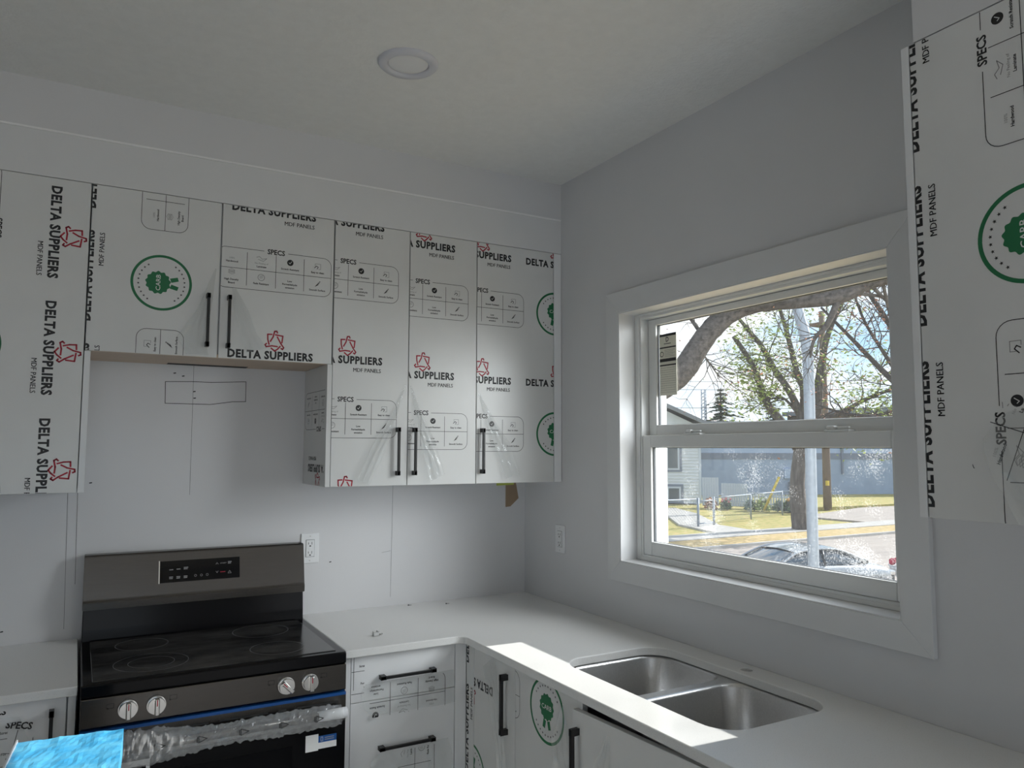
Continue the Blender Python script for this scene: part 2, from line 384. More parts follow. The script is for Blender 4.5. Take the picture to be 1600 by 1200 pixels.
def film_flap(parent, org, U, W, nrm, left, right, out0, out1, seed, amp=.006, mats='peel_film', n=18, m_=8, name='peeled_film'):
    """loose crumpled film between two edges given in panel coordinates"""
    U, W, nrm, org = V(U), V(W), V(nrm), V(org)
    def along(pts, t):
        t *= len(pts) - 1; i = min(int(t), len(pts) - 2); f = t - i
        return V(pts[i]).lerp(V(pts[i + 1]), f)
    bm = bmesh.new(); g = []
    for i in range(n + 1):
        t = i / n; a, b = along(left, t), along(right, t); row = []
        for j in range(m_ + 1):
            s = j / m_; p = a.lerp(b, s)
            fold = abs(((s * 2.6 + .35 * noise.noise(V((seed, t * 2.5, 0)))) % 1) - .5) * 2
            h = out0 + (out1 - out0) * t + amp * (fold * min(1, t * 2.5) * 1.6 + 1.1 * noise.noise(V((p.x * 38, p.y * 22, seed))))
            row.append(bm.verts.new(org + U * p.x + W * p.y + nrm * max(.0012, h)))
        g.append(row)
    for i in range(n):
        for j in range(m_): bm.faces.new([g[i][j], g[i][j + 1], g[i + 1][j + 1], g[i + 1][j]])
    return finish(name, bm, mats, parent)

def handle(parent, a, b, nrm, drop=.027, t=.0095):
    """square bar pull from a to b (points on the panel face), standing off along nrm"""
    a, b, nrm = V(a), V(b), V(nrm); d = (b - a).normalized(); s = d.cross(nrm)
    bm = bmesh.new()
    def blk(c0, c1, w1, w2, h0, h1):
        t_ = bmesh.new(); bmesh.ops.create_cube(t_, size=1)
        mid = (c0 + c1) / 2; ln = (c1 - c0).length
        for v in t_.verts:
            v.co = mid + d * v.co.x * ln + s * v.co.y * w1 + nrm * (h0 + (v.co.z + .5) * (h1 - h0))
        bmesh.ops.bevel(t_, geom=t_.edges[:], offset=.0008, segments=1, affect='EDGES'); merge(bm, t_)
    e = .017
    blk(a, a + d * e, .0125, 0, 0, drop); blk(b - d * e, b, .0125, 0, 0, drop); blk(a, b, t, 0, drop - t, drop)
    bmesh.ops.recalc_face_normals(bm, faces=bm.faces[:])
    return finish('handle', bm, 'handle_black', parent)

# ================================================================== SETTING
H = 2.754; CZ = .914; DU = .318; DC = .616; XL, YF = -6.2, -6.6
tag(box('floor', (XL - .1, YF - .1, -.1), (.16, .16, 0), 'floor_wood'), kind='structure')
tag(box('ceiling', (XL - .1, YF - .1, H), (.16, .16, H + .1), 'ceiling_paint'), kind='structure')
wall_back = tag(box('wall_back', (XL - .1, 0, 0), (.16, .16, H), 'wall_paint'), kind='structure')
tag(box('wall_left', (XL - .1, YF, 0), (XL, 0, H), 'wall_paint'), kind='structure')
def wall_with_hole(name, axis, at0, at1, a0, a1, hole):
    bm = bmesh.new(); h0, h1, z0, z1 = hole
    def B(s0, s1, zz0, zz1):
        if axis == 0: abox(bm, (at0, s0, zz0), (at1, s1, zz1))
        else: abox(bm, (s0, at0, zz0), (s1, at1, zz1))
    B(a0, h0, 0, H); B(h1, a1, 0, H); B(h0, h1, 0, z0); B(h0, h1, z1, H)
    return tag(finish(name, bm, 'wall_paint'), kind='structure')
WY0, WY1, WZ0, WZ1 = -1.892, -.745, 1.148, 2.106
bm = bmesh.new()
for s0, s1, z0_, z1_ in ((YF, -5.75, 0, H), (-5.75, -3.75, 0, .3), (-5.75, -3.75, 2.2, H), (-3.75, WY0, 0, H), (WY0, WY1, 0, WZ0), (WY0, WY1, WZ1, H), (WY1, 0, 0, H)):
    abox(bm, (0, s0, z0_), (.16, s1, z1_))
wall_right = tag(finish('wall_right', bm, 'wall_paint'), kind='structure')
wall_with_hole('wall_front', 1, YF - .1, YF, XL, 0, (-3.55, -1.05, .4, 2.2))
# lowered bulkheads above the cabinets, filler boards and caulk line
tag(box('wall_bulkhead', (XL, -DU + .002, 2.592), (0, 0, H), 'wall_paint'), kind='structure')
tag(box('trim_1', (XL, -DU, 2.438), (0, 0, 2.586), 'trim_paint', bevel=.0015), kind='structure')
tag(box('trim_2', (XL, -DU - .0015, 2.586), (-.002, -.1, 2.593), 'caulk', bevel=.001), kind='structure')
tag(box('wall_bulkhead_right', (-DU + .001, -3.6, 2.446), (0, -2.172, H), 'wall_paint'), kind='structure')

# pencil and marker marks, seams and bare spots on the back wall
def wall_strokes(name, pts, w, mt='pencil', y=-.0006):
    A = Art(); A.stroke('black', pts, w); bm = bmesh.new()
    for _, p, _l in A.p: bm.faces.new([bm.verts.new((q[0], y, q[1])) for q in p])
    bmesh.ops.recalc_face_normals(bm, faces=bm.faces[:])
    return finish(name, bm, mt, wall_back)
wall_strokes('marker_outline', [(-1.561, 1.822), (-1.47, 1.826), (-1.40, 1.826), (-1.272, 1.834), (-1.271, 1.756), (-1.32, 1.754), (-1.40, 1.741), (-1.46, 1.741), (-1.559, 1.741), (-1.561, 1.822)], .0022, 'ink_black')
wall_strokes('pencil_line', [(-1.464, 1.887), (-1.462, 1.40)], .0011)
wall_strokes('pencil_line', [(-.655, 1.432), (-.659, .95)], .0011)
wall_strokes('pencil_line', [(-.70, 1.137), (-.662, 1.142)], .0009)
wall_strokes('pencil_line', [(-1.859, 1.43), (-1.850, .95)], .0011)
wall_strokes('pencil_line', [(-1.829, 1.43), (-1.823, 1.10)], .0013)
for p in ((-1.459, 1.788), (-1.457, 1.763), (-1.53, 1.855), (-1.50, 1.845), (-.92, 1.113), (-1.79, 1.45), (-2.03, .96)):
    wall_strokes('nail_mark', [(p[0] - .003, p[1]), (p[0] + .003, p[1] + .001)], .004, 'ink_black')
bm = bmesh.new(); f = [bm.verts.new((x, -.0008, z)) for x, z in ((-.104, 1.432), (-.104, 1.306), (-.078, 1.308), (-.034, 1.345), (-.046, 1.405), (-.052, 1.432))]
bm.faces.new(f); finish('bare_patch', bm, 'bare_brown', wall_back)
bm = bmesh.new(); f = [bm.verts.new((x, -.0012, z)) for x, z in ((-.152, 1.405), (-.06, 1.408), (-.06, 1.434), (-.152, 1.434))]
bm.faces.new(f); finish('paint_dab', bm, 'yellow_green', wall_back)

# ------------------------------------------------------------------ window
win = thing('window_1', 'white double-hung window with wide flat casing above the sink', None, (0, -1.3185, WZ0), kind='structure')
CO = (-1.973, -.668, 1.072, 2.190)
def casing(pts):
    bm = bmesh.new(); prism(bm, pts, -.018, 0, 0)
    bmesh.ops.bevel(bm, geom=bm.edges[:], offset=.0012, segments=1, affect='EDGES')
    finish('casing', bm, 'trim_paint', win)
casing([(CO[0], CO[3]), (CO[1], CO[3]), (WY1, WZ1), (WY0, WZ1)])
casing([(CO[0], CO[2]), (CO[1], CO[2]), (WY1, WZ0), (WY0, WZ0)])
casing([(CO[1], CO[3]), (CO[1], CO[2]), (WY1, WZ0), (WY1, WZ1)])
casing([(CO[0], CO[3]), (CO[0], CO[2]), (WY0, WZ0), (WY0, WZ1)])
j = .003
for p0, p1 in (((-.016, WY0, WZ0), (.066, WY0 + .004, WZ1)), ((-.016, WY1, WZ0), (.066, WY1 - .004, WZ1)), ((-.016, WY0, WZ0), (.066, WY1, WZ0 + .004)), ((-.016, WY0, WZ1), (.066, WY1, WZ1 - .004))):
    box('jamb', p0, p1, 'trim_paint', win, .001)
def ring_frame(bm, xa, xb, o, i, bev=.002):
    """rectangular frame: o, i = (y0, y1, z0, z1) outer and inner"""
    abox(bm, (xa, o[0], o[2]), (xb, i[0], o[3]), bev); abox(bm, (xa, i[1], o[2]), (xb, o[1], o[3]), bev)
    abox(bm, (xa, i[0], o[2]), (xb, i[1], i[2]), bev); abox(bm, (xa, i[0], i[3]), (xb, i[1], o[3]), bev)
bm = bmesh.new()
ring_frame(bm, .062, .066, (WY0 + .004, WY1 - .004, WZ0 + .004, WZ1 - .004), (-1.868, -.774, 1.166, 2.092))
ring_frame(bm, .066, .135, (WY0 + .002, WY1 - .002, WZ0 + .002, WZ1 - .002), (-1.858, -.782, 1.174, 2.082))
ring_frame(bm, .135, .18, (WY0 + .001, WY1 - .001, WZ0 + .001, WZ1 - .001), (-1.846, -.796, 1.185, 2.07))
finish('frame', bm, 'vinyl', win)
def sash(xa, xb, o, i, gx, glass):
    bm = bmesh.new(); ring_frame(bm, xa, xb, o, i, .003)
    s = finish('sash', bm, 'vinyl', win)
    bm = bmesh.new(); e = .004
    ring_frame(bm, gx - .004, gx + .006, (i[0] - .004, i[1] + .004, i[2] - .004, i[3] + .004), (i[0] + e * .5, i[1] - e, i[2] + e * .3, i[3] - e * .5), 0)
    finish('glazing_gasket', bm, 'gasket', s)
    box('pane', (gx, i[0] - .003, i[2] - .003), (gx + .004, i[1] + .003, i[3] + .003), glass, s)
    return s
sash(.068, .098, (-1.857, -.784, 1.175, 1.628), (-1.825, -.83, 1.226, 1.582), .084, 'window_glass_dusty')
s2 = sash(.101, .131, (-1.857, -.784, 1.612, 2.081), (-1.825, -.828, 1.668, 2.056), .116, 'window_glass')
for yc in (-1.052, -1.652):
    bm = bmesh.new()
    abox(bm, (.07, yc - .042, 1.628), (.10, yc + .042, 1.634), .002); abox(bm, (.076, yc + .010, 1.634), (.094, yc + .040, 1.646), .004)
    abox(bm, (.078, yc - .036, 1.638), (.088, yc + .015, 1.643), .002)
    finish('sash_lock', bm, 'vinyl', win)
st = box('energy_label', (.1145, -.931, 1.78), (.1155, -.835, 2.018), 'paper_cream', win); st['label'] = 'cream paper label stuck on the upper pane'
A = Art()
def bar(a, b, c, d): A.poly('black', [(a, c), (b, c), (b, d), (a, d)])
bar(.002, .094, .228, .238); bar(.002, .094, .182, .187); bar(.002, .094, .130, .142); bar(.002, .094, .114, .119)
A.text('black', 'D', .038, .207, .016, .019, .02)
bar(.026, .066, .198, .2005); A.ring('black', (.014, .160), .008, .0105, 20)
for k in range(5): bar(.03, .088 - .01 * (k % 2), .150 + .006 * k, .1508 + .006 * k)
for k in range(12): bar(.006, .09, .012 + .0085 * k, .0126 + .0085 * k)
bm = bmesh.new()
for _, p, _l in A.p: bm.faces.new([bm.verts.new((.1138, -.835 - q[0], 1.78 + q[1])) for q in p])
finish('label_print', bm, 'ink_black', st)

# ------------------------------------------------------------------ ceiling light
lt = thing('recessed_ceiling_light', 'round unlit recessed ceiling light with a wide grey-white rim', 'light', (-1.005, -.997, H))
bm = bmesh.new(); lathe(bm, (-1.005, -.997, H), [(.092, 0), (.092, -.004), (.086, -.010), (.070, -.012), (.064, -.010), (.061, -.003), (.061, -.001)]); finish('rim', bm, 'lamp_ring', lt)
bm = bmesh.new(); lathe(bm, (-1.005, -.997, H - .0035), [(.0605, 0), (.058, -.0015), (.03, -.003), (.001, -.003)]); finish('diffuser', bm, 'lamp_diffuser', lt)

# ================================================================== UPPER CABINETS
ZB, ZT, ZS = 1.433, 2.436, 1.888
X_, Z_ = (1, 0, 0), (0, 0, 1); NB = (0, -1, 0)
def door_back(parent, x0_, x1_, z0_, z1_, name='door', y=-DU, t=.018, mt='film_white'):
    g = .0017
    return box(name, (x0_ + g, y, z0_), (x1_ - g, y + t, z1_), mt, parent, .0012)
def carcass(parent, p0, p1, mt='panel_white', name='body'): return box(name, p0, p1, mt, parent, .001)
YB = -DU + .020
O0 = (0, -DU, 0)
# tall left
c1 = thing('wall_cabinet', 'tall film-wrapped wall cabinet at the left with downward-reading print', 'cabinet', (-2.13, -.16, ZB))
carcass(c1, (-2.44, YB, ZB), (-1.832, -.001, ZT))
box('gable', (-1.8305, -DU, ZB), (-1.8125, -.001, ZS - .001), 'melamine_edge', c1, .001)
d = door_back(c1, -2.432, -1.8315, ZB, ZT)
print_sheet('printed_lettering', d, O0, X_, Z_, NB, (-2.432, ZB, -1.8315, ZT), (-1.942, 2.41), -90)
film_flap(d, O0, X_, Z_, NB, [(-2.10, 1.62), (-2.09, 1.55), (-2.06, 1.45)], [(-2.085, 1.62), (-2.045, 1.53), (-2.03, 1.437)], .002, .012, 3, .004, n=10, m_=5)
# over the range
c2 = thing('wall_cabinet', 'short two-door cabinet above the range with a bare birch underside', 'cabinet', (-1.43, -.16, ZS))
carcass(c2, (-1.8295, YB, ZS + .012), (-1.0245, -.001, ZT))
bp_ = box('bottom_panel', (-1.811, -DU + .003, ZS - .001), (-1.042, -.001, ZS + .0115), 'birch', c2)
box('vent_cutout', (-1.56, -.060, ZS - .0022), (-1.277, -.012, ZS + .002), 'dark_hole', bp_)
d = door_back(c2, -1.830, -1.4285, ZS, ZT)
print_sheet('printed_lettering', d, O0, X_, Z_, NB, (-1.830, ZS, -1.4285, ZT), (-1.819, 1.984), 90, seal_first=True)
handle(d, (-1.465, -DU, 2.108), (-1.465, -DU, 1.922), NB)
film_flap(d, O0, X_, Z_, NB, [(-1.445, 2.20), (-1.50, 2.05), (-1.56, 1.95), (-1.53, 1.892)], [(-1.44, 2.20), (-1.455, 2.05), (-1.47, 1.95), (-1.46, 1.892)], .001, .016, 11, .005)
d = door_back(c2, -1.4265, -1.0245, ZS, ZT)
print_sheet('printed_lettering', d, O0, X_, Z_, NB, (-1.4265, ZS, -1.0245, ZT), (-1.395, 2.420), 0)
handle(d, (-1.396, -DU, 2.108), (-1.396, -DU, 1.922), NB)
film_flap(d, O0, X_, Z_, NB, [(-1.385, 2.14), (-1.38, 2.06), (-1.355, 1.97), (-1.335, 1.91)], [(-1.375, 2.14), (-1.33, 2.06), (-1.30, 1.98), (-1.265, 1.93)], .001, .014, 14, .004)
# pair to the right of the range
c3 = thing('wall_cabinet', 'two-door film-wrapped wall cabinet between the range and the corner', 'cabinet', (-.72, -.16, ZB))
carcass(c3, (-1.022, YB, ZB), (-.4195, -.001, ZT))
gb = box('gable', (-1.0405, -DU, ZB), (-1.0225, -.001, ZS - .001), 'film_white', c3, .001)
print_sheet('printed_lettering', gb, (-1.0405, 0, 0), (0, -1, 0), Z_, (-1, 0, 0), (.004, ZB, .299, ZS), (.378, 1.512), 180, only=[(0, 0), (1, 0)])
d = door_back(c3, -1.0225, -.7185, ZB, ZT)
print_sheet('printed_lettering', d, O0, X_, Z_, NB, (-1.0225, ZB, -.7185, ZT), (-1.126, 2.421), only=[(0, -2), (0, -1), (0, 0), (0, 1)])
handle(d, (-.762, -DU, 1.656), (-.762, -DU, 1.472), NB)
film_flap(d, O0, X_, Z_, NB, [(-.735, 1.82), (-.80, 1.68), (-.86, 1.60), (-.925, 1.46)], [(-.73, 1.82), (-.765, 1.70), (-.79, 1.62), (-.875, 1.437)], .001, .016, 21, .006)
d = door_back(c3, -.7185, -.4195, ZB, ZT)
print_sheet('printed_lettering', d, O0, X_, Z_, NB, (-.7185, ZB, -.4195, ZT), (-.820, 2.378), only=[(0, -2), (0, -1), (0, 0), (0, 1)])
handle(d, (-.693, -DU, 1.656), (-.693, -DU, 1.472), NB)
film_flap(d, O0, X_, Z_, NB, [(-.712, 1.82), (-.69, 1.70), (-.665, 1.58), (-.63, 1.445)], [(-.705, 1.82), (-.66, 1.71), (-.61, 1.60), (-.565, 1.475)], .001, .016, 24, .006)
# single by the corner, with filler strip
c4 = thing('wall_cabinet', 'single-door film-wrapped wall cabinet and filler strip in the corner', 'cabinet', (-.21, -.16, ZB))
carcass(c4, (-.4185, YB, ZB), (-.004, -.001, ZT))
box('filler_strip', (-.040, -DU, ZB), (-.002, -DU + .018, ZT), 'panel_white', c4, .001)
d = door_back(c4, -.4195, -.041, ZB, ZT)
print_sheet('printed_lettering', d, O0, X_, Z_, NB, (-.4195, ZB, -.041, ZT), (-.555, 2.371))
handle(d, (-.395, -DU, 1.658), (-.395, -DU, 1.474), NB)
film_flap(d, O0, X_, Z_, NB, [(-.412, 1.80), (-.37, 1.66), (-.33, 1.56), (-.29, 1.452)], [(-.405, 1.80), (-.335, 1.69), (-.27, 1.60), (-.225, 1.47)], .001, .016, 31, .006)
# cabinet on the window wall
ZR0, ZR1 = 1.439, 2.443
c5 = thing('wall_cabinet', 'film-wrapped wall cabinet with a large green seal right of the window', 'cabinet', (-.16, -2.6, ZR0))
NR = (-1, 0, 0); UR = (0, -1, 0)
carcass(c5, (YB, -3.06, ZR0), (-.001, -2.163, ZR1))
box('gable', (-DU, -2.1605, ZR0), (-.001, -2.1435, ZR1), 'melamine_edge', c5, .001)
for a, b in ((2.162, 2.612), (2.614, 3.06)):
    d = box('door', (-DU, -b + .0012, ZR0), (-DU + .018, -a - .0012, ZR1), 'film_white', c5, .0012)
    print_sheet('printed_lettering', d, (-DU, 0, 0), UR, Z_, NR, (a, ZR0, b, ZR1), (2.175, 1.833), 90, seal_first=True)
    if a < 2.5:
        film_flap(d, (-DU, 0, 0), UR, Z_, NR, [(2.315, 1.645), (2.285, 1.60), (2.30, 1.54), (2.35, 1.442)], [(2.40, 1.66), (2.41, 1.60), (2.42, 1.52), (2.44, 1.442)], .001, .02, 41, .007)
        print_sheet('film_print', d, (-DU - .012, 0, 0), V(UR) * .94 + V(Z_) * -.34, V(UR) * .34 + V(Z_) * .94, NR, (1.60, 2.22, 1.73, 2.36), (1.46, 2.26), 90, only=[(0, 0)])
        handle(d, (-DU, -2.575, 1.658), (-DU, -2.575, 1.474), NR)

# ================================================================== BASE CABINETS AND COUNTERS
YFc = -.590; FT = .018
CB = .888
def base_body(parent, p0, p1): return box('body', p0, p1, 'panel_white', parent, .001)
# left of the range
b1 = thing('base_cabinet', 'white base cabinet left of the range with half-peeled film', 'cabinet', (-2.1, -.3, 0))
base_body(b1, (-2.44, -.575, .1), (-1.8085, -.002, CB - .001)); box('toe_kick', (-2.44, -.52, 0), (-1.8085, -.02, .1), 'panel_white', b1)
box('gable', (-1.828, -.595, .0), (-1.8085, -.576, CB - .001), 'melamine_edge', b1, .001)
d = box('door', (-2.42, -.597, .11), (-1.832, -.579, CB - .003), 'panel_white', b1, .0012)
handle(d, (-1.866, -.597, .858), (-1.866, -.597, .674), NB)
print_sheet('printed_lettering', d, (0, -.597, 0), X_, Z_, NB, (-2.42, .11, -1.965, .87), (-2.16, 1.005), 0, lift=.0006)
film_flap(d, (0, -.597, 0), X_, Z_, NB, [(-2.10, .86), (-2.05, .80), (-2.02, .70), (-2.0, .62)], [(-1.94, .85), (-1.92, .79), (-1.905, .71), (-1.90, .62)], .001, .012, 51, .005)
print_sheet('film_print', d, (0, -.606, 0), X_, Z_, NB, (-1.975, .66, -1.905, .84), (-2.065, .995), -12, only=[(0, 0)])
# drawers right of the range
b2 = thing('base_cabinet', 'white three-drawer base cabinet right of the range', 'cabinet', (-.82, -.3, 0))
base_body(b2, (-1.033, -.570, .1), (-.5905, -.002, CB - .001)); box('toe_kick', (-1.033, -.52, 0), (-.612, -.02, .1), 'panel_white', b2)
box('gable', (-1.0345, YFc, 0), (-1.0165, -.571, CB - .001), 'melamine_edge', b2, .001)
box('filler_strip', (-.634, YFc, .1), (-.5905, -.571, CB - .001), 'panel_white', b2, .001)
DR = ((.7345, .884), (.424, .7325), (.11, .422))
for k, (a, b) in enumerate(DR):
    d = box('drawer_front', (-1.015, YFc, a), (-.636, YFc + FT, b), 'panel_white', b2, .0012)
    hz = (.808, .577, .27)[k]
    handle(d, (-.918, YFc, hz), (-.718, YFc, hz), NB)
    if k == 0:
        print_sheet('printed_lettering', d, (0, YFc, 0), X_, Z_, NB, (-1.015, a, -.968, b), (-1.163, 1.044), 0, only=[(0, 0)])
        fl = film_flap(d, (0, YFc, 0), X_, Z_, NB, [(-.965, .790), (-.985, .765), (-.975, .72), (-.95, .69)], [(-.64, .795), (-.638, .76), (-.638, .72), (-.64, .685)], .002, .012, 61, .005, n=10, m_=20)
        print_sheet('film_print', d, (0, YFc - .013, 0), X_, Z_, NB, (-.955, .680, -.64, .793), (-.725, .52), 180, only=[(-1, 0), (0, 0)])
    if k == 1:
        film_flap(d, (0, YFc, 0), X_, Z_, NB, [(-.90, .565), (-.95, .54), (-.96, .50), (-.95, .44)], [(-.66, .565), (-.65, .52), (-.65, .48), (-.66, .44)], .002, .02, 64, .008, n=10, m_=16)
        print_sheet('film_print', d, (0, YFc - .016, 0), X_, Z_, NB, (-.86, .44, -.69, .56), (-1.0, .45), 90, only=[(0, 0)])
# under the window
XF = -.590
b3 = thing('base_cabinet', 'white corner base cabinet with print running up its filler strip', 'cabinet', (-.3, -.62, 0))
base_body(b3, (-.572, -.942, .1), (-.002, -.573, CB - .001))
box('toe_kick', (-.52, -.942, 0), (-.02, -.573, .1), 'panel_white', b3)
fs = box('filler_strip', (XF, -.650, .1), (XF + FT, -.5915, CB - .001), 'film_white', b3, .001)
print_sheet('printed_lettering', fs, (XF, 0, 0), UR, Z_, NR, (.593, .1, .649, CB), (.610, .815), 90)
d = box('door', (XF, -.9405, .11), (XF + FT, -.652, .882), 'film_white', b3, .0012)
print_sheet('printed_lettering', d, (XF, 0, 0), UR, Z_, NR, (.652, .11, .9405, .882), (.79, .775), 180, seal_first=True, only=[(0, -1), (0, 0), (0, 1)])
handle(d, (XF, -.890, .846), (XF, -.890, .658), NR)
film_flap(d, (XF, 0, 0), UR, Z_, NR, [(.72, .83), (.80, .72), (.85, .62), (.885, .50)], [(.80, .88), (.865, .74), (.90, .62), (.935, .50)], .001, .022, 71, .005)
b4 = thing('base_cabinet', 'white sink base cabinet with a seal on one door and the other ajar', 'cabinet', (-.3, -1.4, 0))
bm = bmesh.new(); abox(bm, (-.560, -1.84, .1), (-.002, -.944, .118)); abox(bm, (-.560, -.962, .118), (-.002, -.944, CB - .001)); abox(bm, (-.560, -1.84, .118), (-.002, -1.822, CB - .001)); abox(bm, (-.012, -1.822, .118), (-.002, -.962, CB - .001))
finish('body', bm, 'panel_white', b4); box('toe_kick', (-.52, -1.84, 0), (-.02, -.944, .1), 'panel_white', b4)
d = box('door', (XF, -1.316, .11), (XF + FT, -.9425, .882), 'film_white', b4, .0012)
print_sheet('printed_lettering', d, (XF, 0, 0), UR, Z_, NR, (.9425, .11, 1.316, .882), (.983, 1.006), 0, seal_first=True)
film_flap(d, (XF, 0, 0), UR, Z_, NR, [(1.215, .84), (1.18, .74), (1.19, .66), (1.23, .5)], [(1.225, .85), (1.26, .74), (1.29, .64), (1.315, .5)], .001, .02, 74, .006)
# ajar door: hinged at its far edge, swung a few degrees into the room
hinge = V((XF, -1.80, 0)); ang = math.radians(4.5)
Rm = Matrix.Translation(hinge) @ Matrix.Rotation(ang, 4, 'Z') @ Matrix.Translation(-hinge)
d = box('door', (XF, -1.798, .11), (XF + FT, -1.321, .868), 'film_white', b4, .0012, mtx=Rm)
nR = (Rm.to_3x3() @ V(NR)); uR = (Rm.to_3x3() @ V(UR)); oR = Rm @ V((XF, 0, 0))
print_sheet('printed_lettering', d, oR, uR, Z_, nR, (1.36, .11, 1.796, .868), (1.69, .69), 180, only=[(0, 0)], kinds=('wordmark', 'logo'))
handle(d, Rm @ V((XF, -1.345, .825)), Rm @ V((XF, -1.345, .641)), nR)
film_flap(d, oR, uR, Z_, nR, [(1.46, .84), (1.43, .76), (1.42, .66), (1.44, .55)], [(1.475, .84), (1.48, .76), (1.49, .66), (1.52, .55)], .001, .018, 77, .006)
b5 = thing('base_cabinet', 'white base cabinet at the near end of the sink run', 'cabinet', (-.3, -2.4, 0))
base_body(b5, (-.572, -3.05, .1), (-.002, -1.842, CB - .001)); box('toe_kick', (-.52, -3.05, 0), (-.02, -1.842, .1), 'panel_white', b5)
for a, b in ((1.843, 2.445), (2.447, 3.05)): box('door', (XF, -b + .0012, .11), (XF + FT, -a - .0012, .882), 'film_white', b5, .0012)

# counter: L-shape with the sink cut-out
def rounded(x0_, y0_, x1_, y1_, r, n=8):
    P = []
    for cx, cy, a in ((x1_ - r, y1_ - r, 0), (x0_ + r, y1_ - r, 90), (x0_ + r, y0_ + r, 180), (x1_ - r, y0_ + r, 270)):
        for k in range(n + 1):
            t = math.radians(a + 90 * k / n); P.append((cx + r * math.cos(t), cy + r * math.sin(t)))
    return P
SX0, SX1, SY0, SY1 = -.493, -.098, -1.757, -1.050
cut = rounded(SX0, SY0, SX1, SY1, .085, 10)
hole = [(-.052 + .0175 * math.cos(2 * math.pi * k / 20), -1.405 + .0175 * math.sin(2 * math.pi * k / 20)) for k in range(20)]
inner = []
ri = .035
for k in range(9):
    t = math.radians(90 * k / 8)      # concave inner corner, centre in the room side
    inner.append((-DC - ri + ri * math.sin(t) , -DC - ri + ri * math.cos(t)))
outline = [(-1.0435, -.001), (-1.0435, -DC)] + inner + [(-DC, -3.06), (-.001, -3.06), (-.001, -.001)]
def slab(name, outline, holes, z0_, z1_, mt, parent=None):
    bm = bmesh.new(); loops = []
    for pts in [outline] + holes:
        vs = [bm.verts.new((p[0], p[1], z1_)) for p in pts]; loops.append(vs)
        for i in range(len(vs)): bm.edges.new((vs[i], vs[(i + 1) % len(vs)]))
    bmesh.ops.triangle_fill(bm, use_beauty=True, edges=bm.edges[:])
    bot = {}
    for f in list(bm.faces):
        for v in f.verts:
            if v not in bot: bot[v] = bm.verts.new((v.co.x, v.co.y, z0_))
        bm.faces.new([bot[v] for v in f.verts])
    for vs in loops:
        for i in range(len(vs)):
            a, b = vs[i], vs[(i + 1) % len(vs)]; bm.faces.new([a, b, bot[b], bot[a]])
    bmesh.ops.recalc_face_normals(bm, faces=bm.faces[:])
    return finish(name, bm, mt, parent)
ctop = recentre(tag(slab('countertop', outline, [cut, hole], CB, CZ, 'quartz'), 'L-shaped speckled white stone countertop around the sink', 'countertop'))
md = ctop.modifiers.new('edge', 'BEVEL'); md.width = .003; md.segments = 2; md.limit_method = 'ANGLE'; md.angle_limit = 1.0
o = recentre(tag(box('countertop', (-2.44, -DC, CB), (-1.8065, -.001, CZ), 'quartz', bevel=.003), 'short white stone countertop left of the range', 'countertop'))

# sink
sk = thing('kitchen_sink', 'undermounted stainless steel double-bowl sink below the window', 'sink', (-.295, -1.4, .68))
def bowl(y0_, y1_, xa, xb, depth):
    bm = bmesh.new(); prev = None; prof = [(0, CB - .001, .075), (.004, CB - .012, .075), (.012, CB - depth + .03, .075), (.022, CB - depth + .008, .07), (.045, CB - depth, .06)]
    n = 10
    for ins, z, r in prof:
        ring = [bm.verts.new((p[0], p[1], z)) for p in rounded(xa + ins, y0_ + ins, xb - ins, y1_ - ins, r, n)]
        if prev:
            for i in range(len(ring)):
                f = bm.faces.new([prev[i], prev[(i + 1) % len(ring)], ring[(i + 1) % len(ring)], ring[i]]); f.smooth = True
        prev = ring
    bm.faces.new(prev)
    bmesh.ops.recalc_face_normals(bm, faces=bm.faces[:]); bmesh.ops.reverse_faces(bm, faces=bm.faces[:])
    b = finish('bowl', bm, 'stainless_sink', sk)
    md = b.modifiers.new('sheet', 'SOLIDIFY'); md.thickness = .0015; md.offset = 1
    cx, cy = (xa + xb) / 2, (y0_ + y1_) / 2
    bm = bmesh.new(); lathe(bm, (cx, cy, CB - depth + .0005), [(.055, 0), (.053, .002), (.040, .0015), (.036, -.0002), (.001, -.0002)], 32); finish('drain', bm, 'chrome', b)
bowl(-1.372, SY1 + .004, SX0 - .008, SX1 + .008, .20); bowl(SY0 - .004, -1.402, SX0 - .008, SX1 + .008, .18)
bm = bmesh.new()
fl_o = rounded(SX0 - .03, SY0 - .03, SX1 + .03, SY1 + .03, .10, 10)
finish_holes = [rounded(SX0 - .008, -1.372, SX1 + .008, SY1 + .004, .075, 10), rounded(SX0 - .008, SY0 - .004, SX1 + .008, -1.402, .075, 10)]
bm.free(); slab('flange', fl_o, finish_holes, CB - .0028, CB - .0005, 'stainless_sink', sk)

